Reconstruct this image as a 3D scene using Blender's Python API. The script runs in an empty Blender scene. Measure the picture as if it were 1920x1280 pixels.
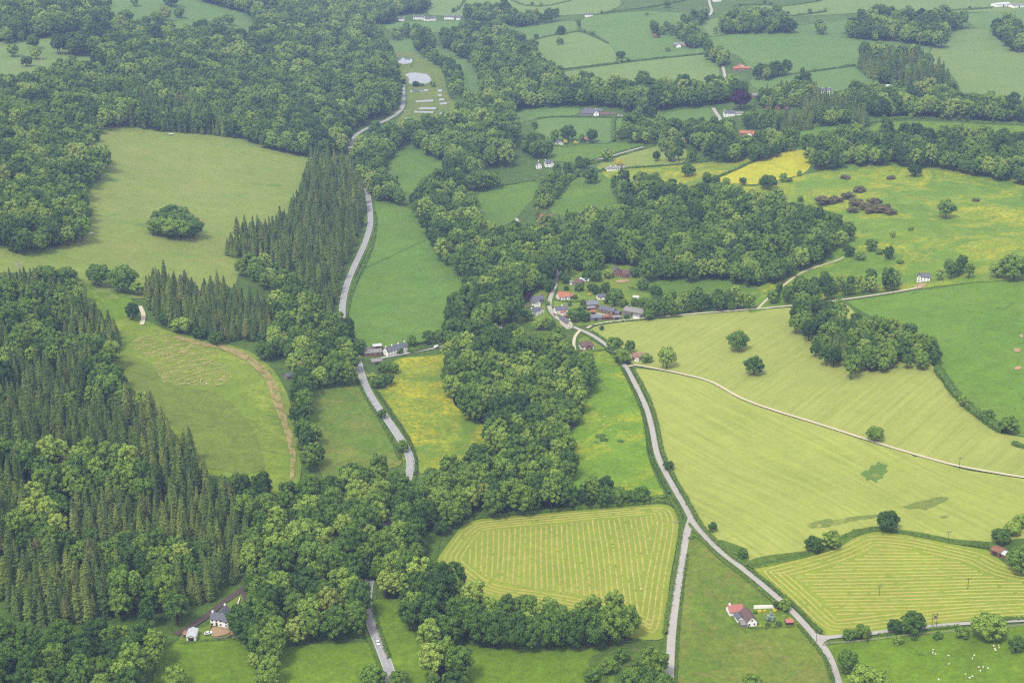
import bpy, bmesh, math, random
import numpy as np
from mathutils import Vector, Matrix
from mathutils.geometry import delaunay_2d_cdt

SC = bpy.context.scene
COL = SC.collection
random.seed(7)
RNG = np.random.default_rng(11)
R = math.radians

# ------------------------------------------------------------------ camera
CAM_H, PITCH, FPX = 345.0, R(20.0), 2667.0          # metres, radians, focal length in 1920-wide pixels
cam_d = bpy.data.cameras.new("camera")
cam_d.sensor_width = 36.0
cam_d.lens = FPX / 1920.0 * 36.0
cam_d.clip_start, cam_d.clip_end = 5.0, 30000.0
cam = bpy.data.objects.new("camera", cam_d)
COL.objects.link(cam)
cam.location = (0, 0, CAM_H)
cam.rotation_euler = (math.pi / 2 - PITCH, 0, 0)
SC.camera = cam

# ------------------------------------------------------------------ light: hazy overcast day, soft sun behind the camera
SUN_EL, SUN_AZ = R(58), R(215)                      # azimuth of the sun, clockwise from +Y
world = bpy.data.worlds.new("World")
SC.world = world
world.use_nodes = True
wn = world.node_tree
wn.nodes.clear()
w_sky = wn.nodes.new("ShaderNodeTexSky")
w_sky.sky_type = 'NISHITA'
w_sky.sun_disc = False
w_sky.sun_elevation = SUN_EL
w_sky.sun_rotation = SUN_AZ
w_sky.dust_density = 4.0
w_sky.air_density = 1.0
w_hs = wn.nodes.new("ShaderNodeHueSaturation")
w_hs.inputs["Saturation"].default_value = 0.25      # cloud cover: the blue is veiled
w_bg = wn.nodes.new("ShaderNodeBackground")
w_bg.inputs["Strength"].default_value = 0.085
w_out = wn.nodes.new("ShaderNodeOutputWorld")
wn.links.new(w_sky.outputs[0], w_hs.inputs["Color"])
w_mx = wn.nodes.new("ShaderNodeMix")                 # thin high cloud evens the sky out
w_mx.data_type = 'RGBA'
w_mx.inputs[0].default_value = 0.6
w_mx.inputs[7].default_value = (9.2, 9.0, 8.7, 1)
wn.links.new(w_hs.outputs[0], w_mx.inputs[6])
wn.links.new(w_mx.outputs[2], w_bg.inputs[0])
wn.links.new(w_bg.outputs[0], w_out.inputs[0])

sun_d = bpy.data.lights.new("sun", 'SUN')
sun_d.energy = 1.5
sun_d.angle = R(12)
sun_d.color = (1.0, 0.95, 0.85)
sun = bpy.data.objects.new("sun", sun_d)
COL.objects.link(sun)
sun_dir = Vector((math.sin(SUN_AZ) * math.cos(SUN_EL), math.cos(SUN_AZ) * math.cos(SUN_EL), math.sin(SUN_EL)))
sun.rotation_euler = sun_dir.to_track_quat('Z', 'Y').to_euler()

SC.view_settings.view_transform = 'Standard'
SC.view_settings.look = 'None'
SC.view_settings.gamma = 1.0
SC.view_settings.use_curve_mapping = False
SC.view_settings.exposure = 1.28
SC.render.engine = 'CYCLES'
SC.cycles.volume_bounces = 0
SC.cycles.max_bounces = 5
SC.cycles.diffuse_bounces = 1
SC.cycles.transparent_max_bounces = 8
SC.cycles.use_denoising = False               # a denoiser smears the leaves; the little grain left is a photograph's
SC.cycles.filter_width = 1.3
SC.cycles.use_adaptive_sampling = False
SC.cycles.sampling_pattern = 'BLUE_NOISE'

# ------------------------------------------------------------------ terrain
def sstep(t):
    t = np.clip(t, 0, 1)
    return t * t * (3 - 2 * t)

RIV_Y = np.array([-500, 300, 500, 640, 720, 800, 900, 1050, 1300, 1600, 1950, 2300, 8000.0])
RIV_X = np.array([-30, -30, -35, -60, -10, -35, -30, -25, -60, -95, -130, -170, -400.0])

def hgt(x, y):
    """height of the land above the valley floor, metres"""
    x = np.asarray(x, float); y = np.asarray(y, float)
    d = x - np.interp(y, RIV_Y, RIV_X)
    left = 62 * sstep((-d - 25) / 520)
    right = 34 * sstep((d - 30) / 460) + 10 * sstep((d - 450) / 600)
    z = np.where(d < 0, left, right)
    z = z + 58 * sstep((y - 1100) / 1900) + 60 * sstep((y - 3000) / 4000)
    z = z + 2.6 * np.sin(x * 0.017 + 1.3) * np.sin(y * 0.013 + 0.4) + 1.6 * np.sin(x * 0.031 - y * 0.023) * sstep(np.abs(d) / 120)
    return z

CT, ST = math.cos(PITCH), math.sin(PITCH)

def ground(P):
    """places surveyed off the photograph -> points on the land (n,3)"""
    P = np.atleast_2d(np.asarray(P, float))
    a = (P[:, 0] - 960) / FPX; b = (P[:, 1] - 640) / FPX
    D = np.stack([a, CT - b * ST, -ST - b * CT], 1)
    t = np.arange(380, 6200, 8.0)
    X = D[:, None, :] * t[None, :, None]
    g = CAM_H + X[..., 2] - hgt(X[..., 0], X[..., 1])
    below = g < 0
    i = np.where(below.any(1), below.argmax(1), len(t) - 1)
    i = np.maximum(i, 1)
    k = np.arange(len(P))
    g0, g1 = g[k, i - 1], g[k, i]
    f = np.clip(g0 / np.where(np.abs(g0 - g1) < 1e-9, 1, g0 - g1), 0, 1)
    tt = t[i - 1] + f * 8.0
    X = D * tt[:, None]
    return np.stack([X[:, 0], X[:, 1], hgt(X[:, 0], X[:, 1])], 1)

def image_of(x, y, z):
    """where a point of the place lies in the photograph (used to plant woods inside their surveyed outlines)"""
    dz = z - CAM_H
    depth = y * CT - dz * ST
    up = y * ST + dz * CT
    return 960 + FPX * x / depth, 640 - FPX * up / depth

def widen(P):
    """carry outlines that meet the picture's edge on past it"""
    P = np.array(P, float)
    P[:, 0] = np.where(P[:, 0] <= 0, P[:, 0] - 170, np.where(P[:, 0] >= 1920, P[:, 0] + 170, P[:, 0]))
    P[:, 1] = np.where(P[:, 1] >= 1280, P[:, 1] + 110, np.where(P[:, 1] <= 0, P[:, 1] - 45, P[:, 1]))
    return P

def inside(px, py, poly):
    res = np.zeros(px.shape, bool)
    n = len(poly)
    for i in range(n):
        x0, y0 = poly[i]; x1, y1 = poly[(i + 1) % n]
        if y0 == y1: continue
        c = ((y0 > py) != (y1 > py)) & (px < (x1 - x0) * (py - y0) / (y1 - y0) + x0)
        res ^= c
    return res

def smooth_closed(P, it=2):
    P = np.asarray(P, float)
    for _ in range(it):
        Q = np.roll(P, -1, 0)
        P = np.stack([P * .75 + Q * .25, P * .25 + Q * .75], 1).reshape(-1, P.shape[1])
    return P

def smooth_open(P, it=2):
    P = np.asarray(P, float)
    for _ in range(it):
        A, B = P[:-1], P[1:]
        M = np.stack([A * .75 + B * .25, A * .25 + B * .75], 1).reshape(-1, P.shape[1])
        P = np.vstack([P[:1], M[1:-1], P[-1:]])
    return P

def resample(P, step):
    P = np.asarray(P, float)
    d = np.r_[0, np.cumsum(np.linalg.norm(np.diff(P[:, :2], axis=0), axis=1))]
    n = max(2, int(d[-1] / step) + 1)
    s = np.linspace(0, d[-1], n)
    return np.stack([np.interp(s, d, P[:, k]) for k in range(P.shape[1])], 1)

# ------------------------------------------------------------------ small value noise for planting
_NG = RNG.random((64, 64))
def vnoise(x, y, s):
    x = np.asarray(x) / s; y = np.asarray(y) / s
    i = np.floor(x).astype(int); j = np.floor(y).astype(int)
    u = x - i; v = y - j
    u = u * u * (3 - 2 * u); v = v * v * (3 - 2 * v)
    g = lambda a, b: _NG[a % 64, b % 64]
    return (g(i, j) * (1 - u) + g(i + 1, j) * u) * (1 - v) + (g(i, j + 1) * (1 - u) + g(i + 1, j + 1) * u) * v

# ------------------------------------------------------------------ materials
def lin(c):
    c = c / 255.0
    return c / 12.92 if c <= 0.04045 else ((c + 0.055) / 1.055) ** 2.4

K = 2.15
def C(r, g, b, k=None):
    k = k or K
    return (min(lin(r) / k, .85), min(lin(g) / k, .85), min(lin(b) / k, .85), 1)

MATS = {}
def new_mat(name):
    m = bpy.data.materials.new(name)
    m.use_nodes = True
    MATS[name] = m
    b = m.node_tree.nodes["Principled BSDF"]
    b.inputs["Roughness"].default_value = 0.9
    b.inputs["Specular IOR Level"].default_value = 0.15
    return m, m.node_tree, b

def nz(nt, vec, scale, detail=4, rough=.6, dist=0.0):
    n = nt.nodes.new("ShaderNodeTexNoise")
    n.inputs["Scale"].default_value = scale
    n.inputs["Detail"].default_value = detail
    n.inputs["Roughness"].default_value = rough
    n.inputs["Distortion"].default_value = dist
    if vec is not None: nt.links.new(vec, n.inputs["Vector"])
    return n.outputs["Fac"]

def rng(nt, v, a, b, c=0.0, d=1.0):
    n = nt.nodes.new("ShaderNodeMapRange")
    n.inputs["From Min"].default_value = a; n.inputs["From Max"].default_value = b
    n.inputs["To Min"].default_value = c; n.inputs["To Max"].default_value = d
    nt.links.new(v, n.inputs["Value"])
    return n.outputs["Result"]

def mix(nt, f, a, b, mode='MIX'):
    n = nt.nodes.new("ShaderNodeMix")
    n.data_type = 'RGBA'; n.blend_type = mode
    for s, v in ((n.inputs[0], f), (n.inputs[6], a), (n.inputs[7], b)):
        if hasattr(v, "is_output"): nt.links.new(v, s)
        else: s.default_value = v
    return n.outputs[2]

def mth(nt, op, a, b=None):
    n = nt.nodes.new("ShaderNodeMath"); n.operation = op
    for s, v in ((n.inputs[0], a), (n.inputs[1], b)):
        if v is None: continue
        if hasattr(v, "is_output"): nt.links.new(v, s)
        else: s.default_value = v
    return n.outputs[0]

def worldpos(nt):
    return nt.nodes.new("ShaderNodeNewGeometry").outputs["Position"]

def squash(nt, vec, ang, sx, sy):
    m = nt.nodes.new("ShaderNodeMapping"); m.vector_type = 'POINT'
    r = nt.nodes.new("ShaderNodeVectorRotate"); r.rotation_type = 'Z_AXIS'
    r.inputs["Angle"].default_value = ang
    nt.links.new(vec, r.inputs["Vector"])
    m.inputs["Scale"].default_value = (sx, sy, 0.0)
    nt.links.new(r.outputs[0], m.inputs["Vector"])
    return m.outputs[0]

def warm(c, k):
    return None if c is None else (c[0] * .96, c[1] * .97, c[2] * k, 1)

def grass_mat(name, c1, c2, c3=None, amt3=(.55, .7), sc3=.02, c4=None, streak=None, sc=.012, tuft=.25):
    """pasture or crop: two greens in drifts, tufts, optional flower or weed drifts and mower lines"""
    m, nt, b = new_mat(name)
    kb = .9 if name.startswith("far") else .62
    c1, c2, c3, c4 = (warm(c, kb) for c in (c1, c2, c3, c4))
    p = worldpos(nt)
    col = mix(nt, rng(nt, nz(nt, p, sc, 5, .62, .6), .3, .7), c1, c2)
    if c3:
        f = rng(nt, nz(nt, p, sc3, 6, .72, .8), amt3[0], amt3[1])
        g = rng(nt, nz(nt, p, .35, 3, .7), .35, .62)
        col = mix(nt, mth(nt, 'MULTIPLY', f, g), col, c3)
    if c4:
        f = rng(nt, nz(nt, p, .05, 5, .75, .5), .6, .68)
        col = mix(nt, mth(nt, 'MULTIPLY', f, .75), col, c4)
    if streak:
        ang, w, amt = streak
        q = squash(nt, p, ang, 1.0 / w, .035 / w)
        s = rng(nt, nz(nt, q, 1.0, 3, .55), .32, .68)
        col = mix(nt, mth(nt, 'MULTIPLY', s, amt), col, (.30, .36, .12, 1), 'MULTIPLY')
    tuft *= 1.5
    t = rng(nt, nz(nt, p, .42, 6, .8), .3, .7, 1 - tuft, 1 + tuft)
    t = mth(nt, 'MULTIPLY', t, rng(nt, nz(nt, p, .07, 5, .7, .8), .3, .7, 1 - tuft * .6, 1 + tuft * .6))
    mul = nt.nodes.new("ShaderNodeVectorMath"); mul.operation = 'SCALE'
    nt.links.new(col, mul.inputs[0]); nt.links.new(t, mul.inputs["Scale"])
    nt.links.new(mul.outputs[0], b.inputs["Base Color"])
    bp = nt.nodes.new("ShaderNodeBump"); bp.inputs["Strength"].default_value = .35; bp.inputs["Distance"].default_value = .5
    nt.links.new(nz(nt, p, .8, 4, .7), bp.inputs["Height"])
    nt.links.new(bp.outputs[0], b.inputs["Normal"])
    return m

def plain_mat(name, c1, c2=None, sc=.8, rough=.85, spec=.2, metal=0.0, bump=0.0):
    m, nt, b = new_mat(name)
    b.inputs["Roughness"].default_value = rough
    b.inputs["Specular IOR Level"].default_value = spec
    b.inputs["Metallic"].default_value = metal
    if c2:
        p = worldpos(nt)
        f = rng(nt, nz(nt, p, sc, 6, .7), .32, .68)
        nt.links.new(mix(nt, f, c1, c2), b.inputs["Base Color"])
        if bump:
            bp = nt.nodes.new("ShaderNodeBump"); bp.inputs["Strength"].default_value = bump; bp.inputs["Distance"].default_value = .1
            nt.links.new(nz(nt, p, sc * 4, 4), bp.inputs["Height"]); nt.links.new(bp.outputs[0], b.inputs["Normal"])
    else:
        b.inputs["Base Color"].default_value = c1
    return m

def leaf_mat(name, stops, drift=True, transl=.12):
    """foliage: each tree takes its own tone, neighbouring trees of a kind drift together"""
    m, nt, b = new_mat(name)
    oi = nt.nodes.new("ShaderNodeObjectInfo")
    f = oi.outputs["Random"]
    if drift:
        f = mth(nt, 'ADD', mth(nt, 'MULTIPLY', f, .62), mth(nt, 'MULTIPLY', rng(nt, nz(nt, oi.outputs["Location"], .018, 2), .3, .7), .38))
    cr = nt.nodes.new("ShaderNodeValToRGB")
    e = cr.color_ramp.elements
    while len(e) < len(stops): e.new(.5)
    for el, (pos, c) in zip(e, stops): el.position = pos; el.color = c
    nt.links.new(f, cr.inputs[0])
    p = worldpos(nt)
    t = rng(nt, nz(nt, p, .5, 3, .7), .3, .7, .72, 1.28)
    mul = nt.nodes.new("ShaderNodeVectorMath"); mul.operation = 'SCALE'
    nt.links.new(cr.outputs[0], mul.inputs[0]); nt.links.new(t, mul.inputs["Scale"])
    nt.links.new(mul.outputs[0], b.inputs["Base Color"])
    b.inputs["Roughness"].default_value = .7
    b.inputs["Specular IOR Level"].default_value = .12
    tr = nt.nodes.new("ShaderNodeBsdfTranslucent")
    nt.links.new(mul.outputs[0], tr.inputs[0])
    ms = nt.nodes.new("ShaderNodeMixShader"); ms.inputs[0].default_value = transl
    nt.links.new(b.outputs[0], ms.inputs[1]); nt.links.new(tr.outputs[0], ms.inputs[2])
    nt.links.new(ms.outputs[0], nt.nodes["Material Output"].inputs["Surface"])
    return m

def dry_mat(name, c1, c2, cover=.5, sc=.12, ang=0, stretch=1.0, amax=1.0):
    """strewn cut grass: covers the turf in ragged drifts, bare turf shows between"""
    m, nt, b = new_mat(name)
    p = squash(nt, worldpos(nt), ang, 1.0, stretch)
    nt.links.new(mix(nt, rng(nt, nz(nt, p, .4, 4, .7), .3, .7), c1, c2), b.inputs["Base Color"])
    a = rng(nt, nz(nt, p, sc, 7, .72, .4), cover - .07, cover + .1, 0, amax)
    nt.links.new(a, b.inputs["Alpha"])
    return m

def water_mat(name, c, rough=.06):
    m, nt, b = new_mat(name)
    b.inputs["Base Color"].default_value = c
    b.inputs["Roughness"].default_value = rough
    b.inputs["Specular IOR Level"].default_value = .5
    b.inputs["IOR"].default_value = 1.33
    bp = nt.nodes.new("ShaderNodeBump"); bp.inputs["Strength"].default_value = .012; bp.inputs["Distance"].default_value = .1
    nt.links.new(nz(nt, worldpos(nt), .6, 3), bp.inputs["Height"]); nt.links.new(bp.outputs[0], b.inputs["Normal"])
    return m

# ------------------------------------------------------------------ mesh and object helpers
def link(name, me, mat=None, parent=None):
    o = bpy.data.objects.new(name, me)
    COL.objects.link(o)
    if mat is not None and me is not None and not me.materials:
        me.materials.append(mat if not isinstance(mat, str) else MATS[mat])
    if parent is not None: o.parent = parent
    return o

def mesh_of(name, V, F, mat=None, smooth=False):
    me = bpy.data.meshes.new(name)
    me.from_pydata([tuple(map(float, v)) for v in V], [], [tuple(map(int, f)) for f in F])
    if smooth: me.shade_smooth()
    me.update()
    if mat is not None: me.materials.append(mat if not isinstance(mat, str) else MATS[mat])
    return me

def tag(o, label=None, cat=None, group=None, kind=None):
    if label: o["label"] = label
    if cat: o["category"] = cat
    if group: o["group"] = group
    if kind: o["kind"] = kind
    return o

def empty(name, loc=(0, 0, 0), rz=0.0):
    o = bpy.data.objects.new(name, None)
    o.empty_display_size = 1.0
    COL.objects.link(o)
    o.location = loc; o.rotation_euler = (0, 0, rz)
    return o

_layer = [0]
def sheet(name, poly, mat, label=None, res=14.0, lift=.25, smooth=1, kind="structure", world=None, parent=None):
    """a piece of land cover draped over the terrain"""
    if world is None:
        P = []
        Q0 = widen(poly)
        for a, b in zip(Q0, np.roll(Q0, -1, 0)):
            k = max(1, int(np.linalg.norm(b - a) / 22))
            P += [a + (b - a) * j / k for j in range(k)]
        P = smooth_closed(P, smooth + 1)
        W = ground(P)[:, :2]
    else:
        W = np.asarray(world)[:, :2]
    Q = []
    n = len(W)
    for i in range(n):
        a, b = W[i], W[(i + 1) % n]
        k = max(1, int(np.linalg.norm(b - a) / res))
        for j in range(k): Q.append(a + (b - a) * j / k)
    Q = np.array(Q)
    keep = np.linalg.norm(Q - np.roll(Q, 1, 0), axis=1) > .05
    Q = Q[keep]
    x0, y0 = Q.min(0); x1, y1 = Q.max(0)
    gx, gy = np.meshgrid(np.arange(x0 + res / 2, x1, res), np.arange(y0 + res / 2, y1, res))
    gx, gy = gx.ravel(), gy.ravel()
    if len(gx):
        m = inside(gx, gy, Q)
        pts = np.vstack([Q, np.stack([gx[m], gy[m]], 1)])
    else:
        pts = Q
    edges = [(i, (i + 1) % len(Q)) for i in range(len(Q))]
    v, e, f, *_ = delaunay_2d_cdt([Vector(map(float, p)) for p in pts], edges, [], 1, 1e-4)
    v = np.array([(q.x, q.y) for q in v])
    _layer[0] += 1
    z = hgt(v[:, 0], v[:, 1]) + lift + .012 * (_layer[0] % 12)
    me = mesh_of(name, np.c_[v, z], f, mat, True)
    o = link(name, me, None, parent)
    if parent is None: tag(o, label, None, None, kind)
    return o

def ribbon(name, P, width, mat, lift=.5, step=5.0, world=False, parent=None, offset=0.0, crown=0.0):
    W = (np.asarray(P, float) if world else ground(smooth_open(widen(P), 3)))[:, :2]
    W = resample(W, step)
    T = np.gradient(W, axis=0); T /= np.linalg.norm(T, axis=1)[:, None] + 1e-9
    N = np.stack([-T[:, 1], T[:, 0]], 1)
    rows = [W + N * (offset - width / 2), W + N * offset, W + N * (offset + width / 2)]
    V, F = [], []
    for k, r in enumerate(rows):
        zc = hgt(W[:, 0], W[:, 1]) + lift + (crown if k == 1 else 0)
        V += list(np.c_[r, zc])
    n = len(W)
    for k in range(2):
        for i in range(n - 1):
            F.append((k * n + i, k * n + i + 1, (k + 1) * n + i + 1, (k + 1) * n + i))
    F = [tuple(reversed(f)) for f in F]
    o = link(name, mesh_of(name, V, F, mat, True), None, parent)
    if parent is None: o["kind"] = "structure"
    return o

def boxes_mesh(name, B, mat, rz=None):
    """several boxes (x0,x1,y0,y1,z0,z1) as one mesh"""
    V, F = [], []
    for (x0, x1, y0, y1, z0, z1) in B:
        k = len(V)
        V += [(x0, y0, z0), (x1, y0, z0), (x1, y1, z0), (x0, y1, z0), (x0, y0, z1), (x1, y0, z1), (x1, y1, z1), (x0, y1, z1)]
        F += [(k, k + 3, k + 2, k + 1), (k + 4, k + 5, k + 6, k + 7), (k, k + 1, k + 5, k + 4), (k + 1, k + 2, k + 6, k + 5),
              (k + 2, k + 3, k + 7, k + 6), (k + 3, k, k + 4, k + 7)]
    return mesh_of(name, V, F, mat)

# ico sphere templates
def ico(sub):
    bm = bmesh.new(); bmesh.ops.create_icosphere(bm, subdivisions=sub, radius=1.0)
    V = np.array([v.co[:] for v in bm.verts]); F = np.array([[v.index for v in f.verts] for f in bm.faces])
    bm.free(); return V, F
ICO1, ICO2 = ico(1), ico(2)

def cards(P, N, size, jit=.55, aspect=1.0):
    """leaf sprays: one small quad per point, turned roughly along N"""
    n = len(P)
    N = N + RNG.normal(0, jit, (n, 3)); N /= np.linalg.norm(N, axis=1)[:, None] + 1e-9
    A = np.cross(N, RNG.normal(0, 1, (n, 3))); A /= np.linalg.norm(A, axis=1)[:, None] + 1e-9
    B = np.cross(N, A)
    s = np.asarray(size).reshape(-1, 1) * .5 * np.ones((n, 1))
    q = RNG.uniform(.7, 1.3, (n, 4, 1))
    V = np.stack([P - A * s * q[:, 0], P - B * s * aspect * q[:, 1], P + A * s * q[:, 2], P + B * s * aspect * q[:, 3]], 1).reshape(-1, 3)
    F = np.arange(4 * n).reshape(n, 4)
    return V, F

class MB:
    def __init__(s): s.V = []; s.F = []; s.n = 0; s.M = []
    def add(s, V, F, mi=0):
        V = np.asarray(V, float); s.V.append(V)
        for f in np.asarray(F): s.F.append(tuple(int(i) + s.n for i in f)); s.M.append(mi)
        s.n += len(V)
    def tube(s, pts, rad, k=6, mi=0):
        pts = np.asarray(pts, float); n = len(pts)
        T = np.gradient(pts, axis=0); T /= np.linalg.norm(T, axis=1)[:, None] + 1e-9
        ref = np.where(np.abs(T[:, 2:3]) > .9, np.array([[1., 0, 0]]), np.array([[0, 0, 1.]]))
        A = np.cross(T, ref); A /= np.linalg.norm(A, axis=1)[:, None] + 1e-9
        B = np.cross(T, A)
        th = np.arange(k) * 2 * math.pi / k
        V = (pts[:, None] + (A[:, None] * np.cos(th)[None, :, None] + B[:, None] * np.sin(th)[None, :, None]) * np.asarray(rad)[:, None, None]).reshape(-1, 3)
        F = [(i * k + j, i * k + (j + 1) % k, (i + 1) * k + (j + 1) % k, (i + 1) * k + j) for i in range(n - 1) for j in range(k)]
        s.add(V, F, mi)
    def mesh(s, name, mats, smooth=False):
        me = mesh_of(name, np.vstack(s.V), s.F, None, smooth)
        for m in (mats if isinstance(mats, (list, tuple)) else [mats]): me.materials.append(MATS[m] if isinstance(m, str) else m)
        if len(me.materials) > 1: me.polygons.foreach_set("material_index", s.M)
        return me

# ================================================================== the land
grass_mat("open_ground", C(104, 134, 62), C(88, 118, 56), C(120, 140, 70), (.5, .7), .01)
PASTURE = grass_mat("pasture", C(118, 154, 62), C(104, 142, 56), C(140, 165, 70), (.5, .7), .01, tuft=.14)
BRIGHT = grass_mat("bright_pasture", C(132, 165, 46), C(112, 146, 38), C(150, 175, 60), (.5, .7), .012, C(88, 120, 40), tuft=.2)
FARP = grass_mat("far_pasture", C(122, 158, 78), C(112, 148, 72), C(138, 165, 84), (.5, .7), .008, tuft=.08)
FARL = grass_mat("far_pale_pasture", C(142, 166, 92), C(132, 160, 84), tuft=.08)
RIVERF = grass_mat("riverside_pasture", C(124, 164, 72), C(110, 152, 62), C(128, 150, 68), (.45, .7), .02, tuft=.16, streak=(R(60), 14, .12))
HILLM = grass_mat("hay_meadow", C(160, 176, 98), C(140, 166, 84), C(172, 168, 114), (.45, .7), .02, C(112, 150, 66), sc=.012, tuft=.12)
CROP = grass_mat("pale_crop", C(198, 207, 126), C(190, 201, 117), C(174, 190, 100), (.5, .75), .018, streak=(R(-28), 2.6, .3), tuft=.07)
CROP2 = grass_mat("pale_crop_upper", C(194, 202, 126), C(184, 195, 116), C(170, 184, 100), (.5, .75), .014, streak=(R(40), 3, .26), tuft=.07)
GREENR = grass_mat("green_hill", C(126, 165, 58), C(110, 152, 50), C(140, 160, 80), (.5, .72), .02, C(96, 130, 56), tuft=.16)
FLOWER = grass_mat("buttercup_meadow", C(142, 170, 56), C(118, 150, 58), C(216, 204, 44), (.4, .6), .022, C(120, 150, 78), tuft=.2)
GOLD = grass_mat("golden_meadow", C(204, 206, 60), C(184, 194, 62), C(226, 214, 48), (.3, .55), .02, tuft=.16)
HILLY = grass_mat("flowery_hill", C(138, 170, 56), C(118, 156, 54), C(210, 202, 52), (.47, .62), .02, C(100, 134, 56), tuft=.18)
LANEF = grass_mat("lane_pasture", C(134, 172, 52), C(118, 160, 46), C(205, 200, 46), (.46, .62), .024, C(92, 126, 48), tuft=.2)
SCAR = grass_mat("worn_meadow", C(146, 174, 62), C(130, 154, 64), C(186, 196, 88), (.45, .66), .02, C(108, 130, 58), streak=(R(30), 6, .12), tuft=.16)
TRIF = grass_mat("rough_grass", C(134, 152, 66), C(108, 146, 48), C(156, 148, 92), (.42, .66), .035, C(100, 135, 44), tuft=.22)
STUB = grass_mat("mown_stubble", C(166, 184, 78), C(154, 175, 72), C(182, 186, 86), (.45, .7), .02, tuft=.1)
LUSH = grass_mat("lush_crop_patch", C(112, 152, 62), C(100, 142, 56), streak=(R(40), 3, .25), tuft=.15)
BANK = grass_mat("rough_bank", C(112, 140, 56), C(92, 122, 46), C(205, 190, 48), (.6, .7), .05, tuft=.3)
WOODF = grass_mat("woodland_floor", C(70, 92, 44), C(58, 78, 40), C(92, 108, 60), (.5, .7), .03, tuft=.3)
SCRUB = grass_mat("scrubby_ground", C(92, 124, 52), C(104, 130, 60), C(120, 110, 80), (.55, .7), .05, C(70, 95, 45), tuft=.35)
GARDEN = grass_mat("lawn", C(140, 165, 70), C(120, 152, 58), C(176, 170, 92), (.5, .7), .06, tuft=.18)
FISHG = grass_mat("pond_bank", C(134, 152, 76), C(120, 144, 70), C(160, 155, 100), (.5, .7), .04, tuft=.2)
plain_mat("asphalt", C(196, 195, 196), C(178, 178, 182), .3, .85, .2)
plain_mat("lane_tarmac", C(214, 208, 200), C(196, 192, 186), .3, .88, .2)
plain_mat("stony_track", C(246, 236, 206), C(226, 218, 180), .4, .9, .1)
plain_mat("dark_track", C(120, 104, 100), C(104, 92, 88), .4, .9, .1)
plain_mat("white_line", C(250, 250, 248), C(225, 225, 222), 1.2, .7)
plain_mat("bare_earth", C(214, 182, 140), C(190, 160, 120), .5, .95, .1)
plain_mat("yard_concrete", C(216, 200, 176), C(196, 182, 162), .4, .9, .1)
water_mat("pond_water", (.13, .15, .15, 1), .02)
water_mat("river_water", (.012, .012, .014, 1), .12)
dry_mat("dry_hay", C(216, 208, 124), C(198, 192, 104), .52, .3, R(35), .4, .7)
dry_mat("dry_strip", C(212, 198, 128), C(192, 168, 112), .43, .24, R(-20), .6, .85)
dry_mat("lush_smudge", C(124, 166, 72), C(112, 156, 64), .42, .14, R(40), .4, .75)
dry_mat("olive_smudge", C(152, 174, 84), C(138, 160, 76), .44, .2, R(20), .5, .7)

# the ground: one sheet, fine where the photograph looks, coarse to the horizon
gx = np.unique(np.r_[np.linspace(-6500, -1500, 26), np.arange(-1500, 1501, 14), np.linspace(1500, 6500, 26)])
gy = np.unique(np.r_[np.linspace(-1500, 350, 12), np.arange(350, 3400, 14), np.linspace(3400, 9500, 40)])
GX, GY = np.meshgrid(gx, gy)
nx, ny = len(gx), len(gy)
me = bpy.data.meshes.new("ground")
idx = np.arange(nx * ny).reshape(ny, nx)
quads = np.stack([idx[:-1, :-1], idx[:-1, 1:], idx[1:, 1:], idx[1:, :-1]], -1).reshape(-1, 4)
me.vertices.add(nx * ny); me.loops.add(quads.size); me.polygons.add(len(quads))
me.vertices.foreach_set("co", np.stack([GX.ravel(), GY.ravel(), hgt(GX, GY).ravel()], 1).astype(np.float32).ravel())
me.loops.foreach_set("vertex_index", quads.ravel().astype(np.int32))
me.polygons.foreach_set("loop_start", (np.arange(len(quads)) * 4).astype(np.int32))
me.update(calc_edges=True); me.validate(); me.shade_smooth()
me.materials.append(MATS["open_ground"])
tag(link("ground", me), "green farmland rolling over the valley sides", kind="structure")

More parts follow.
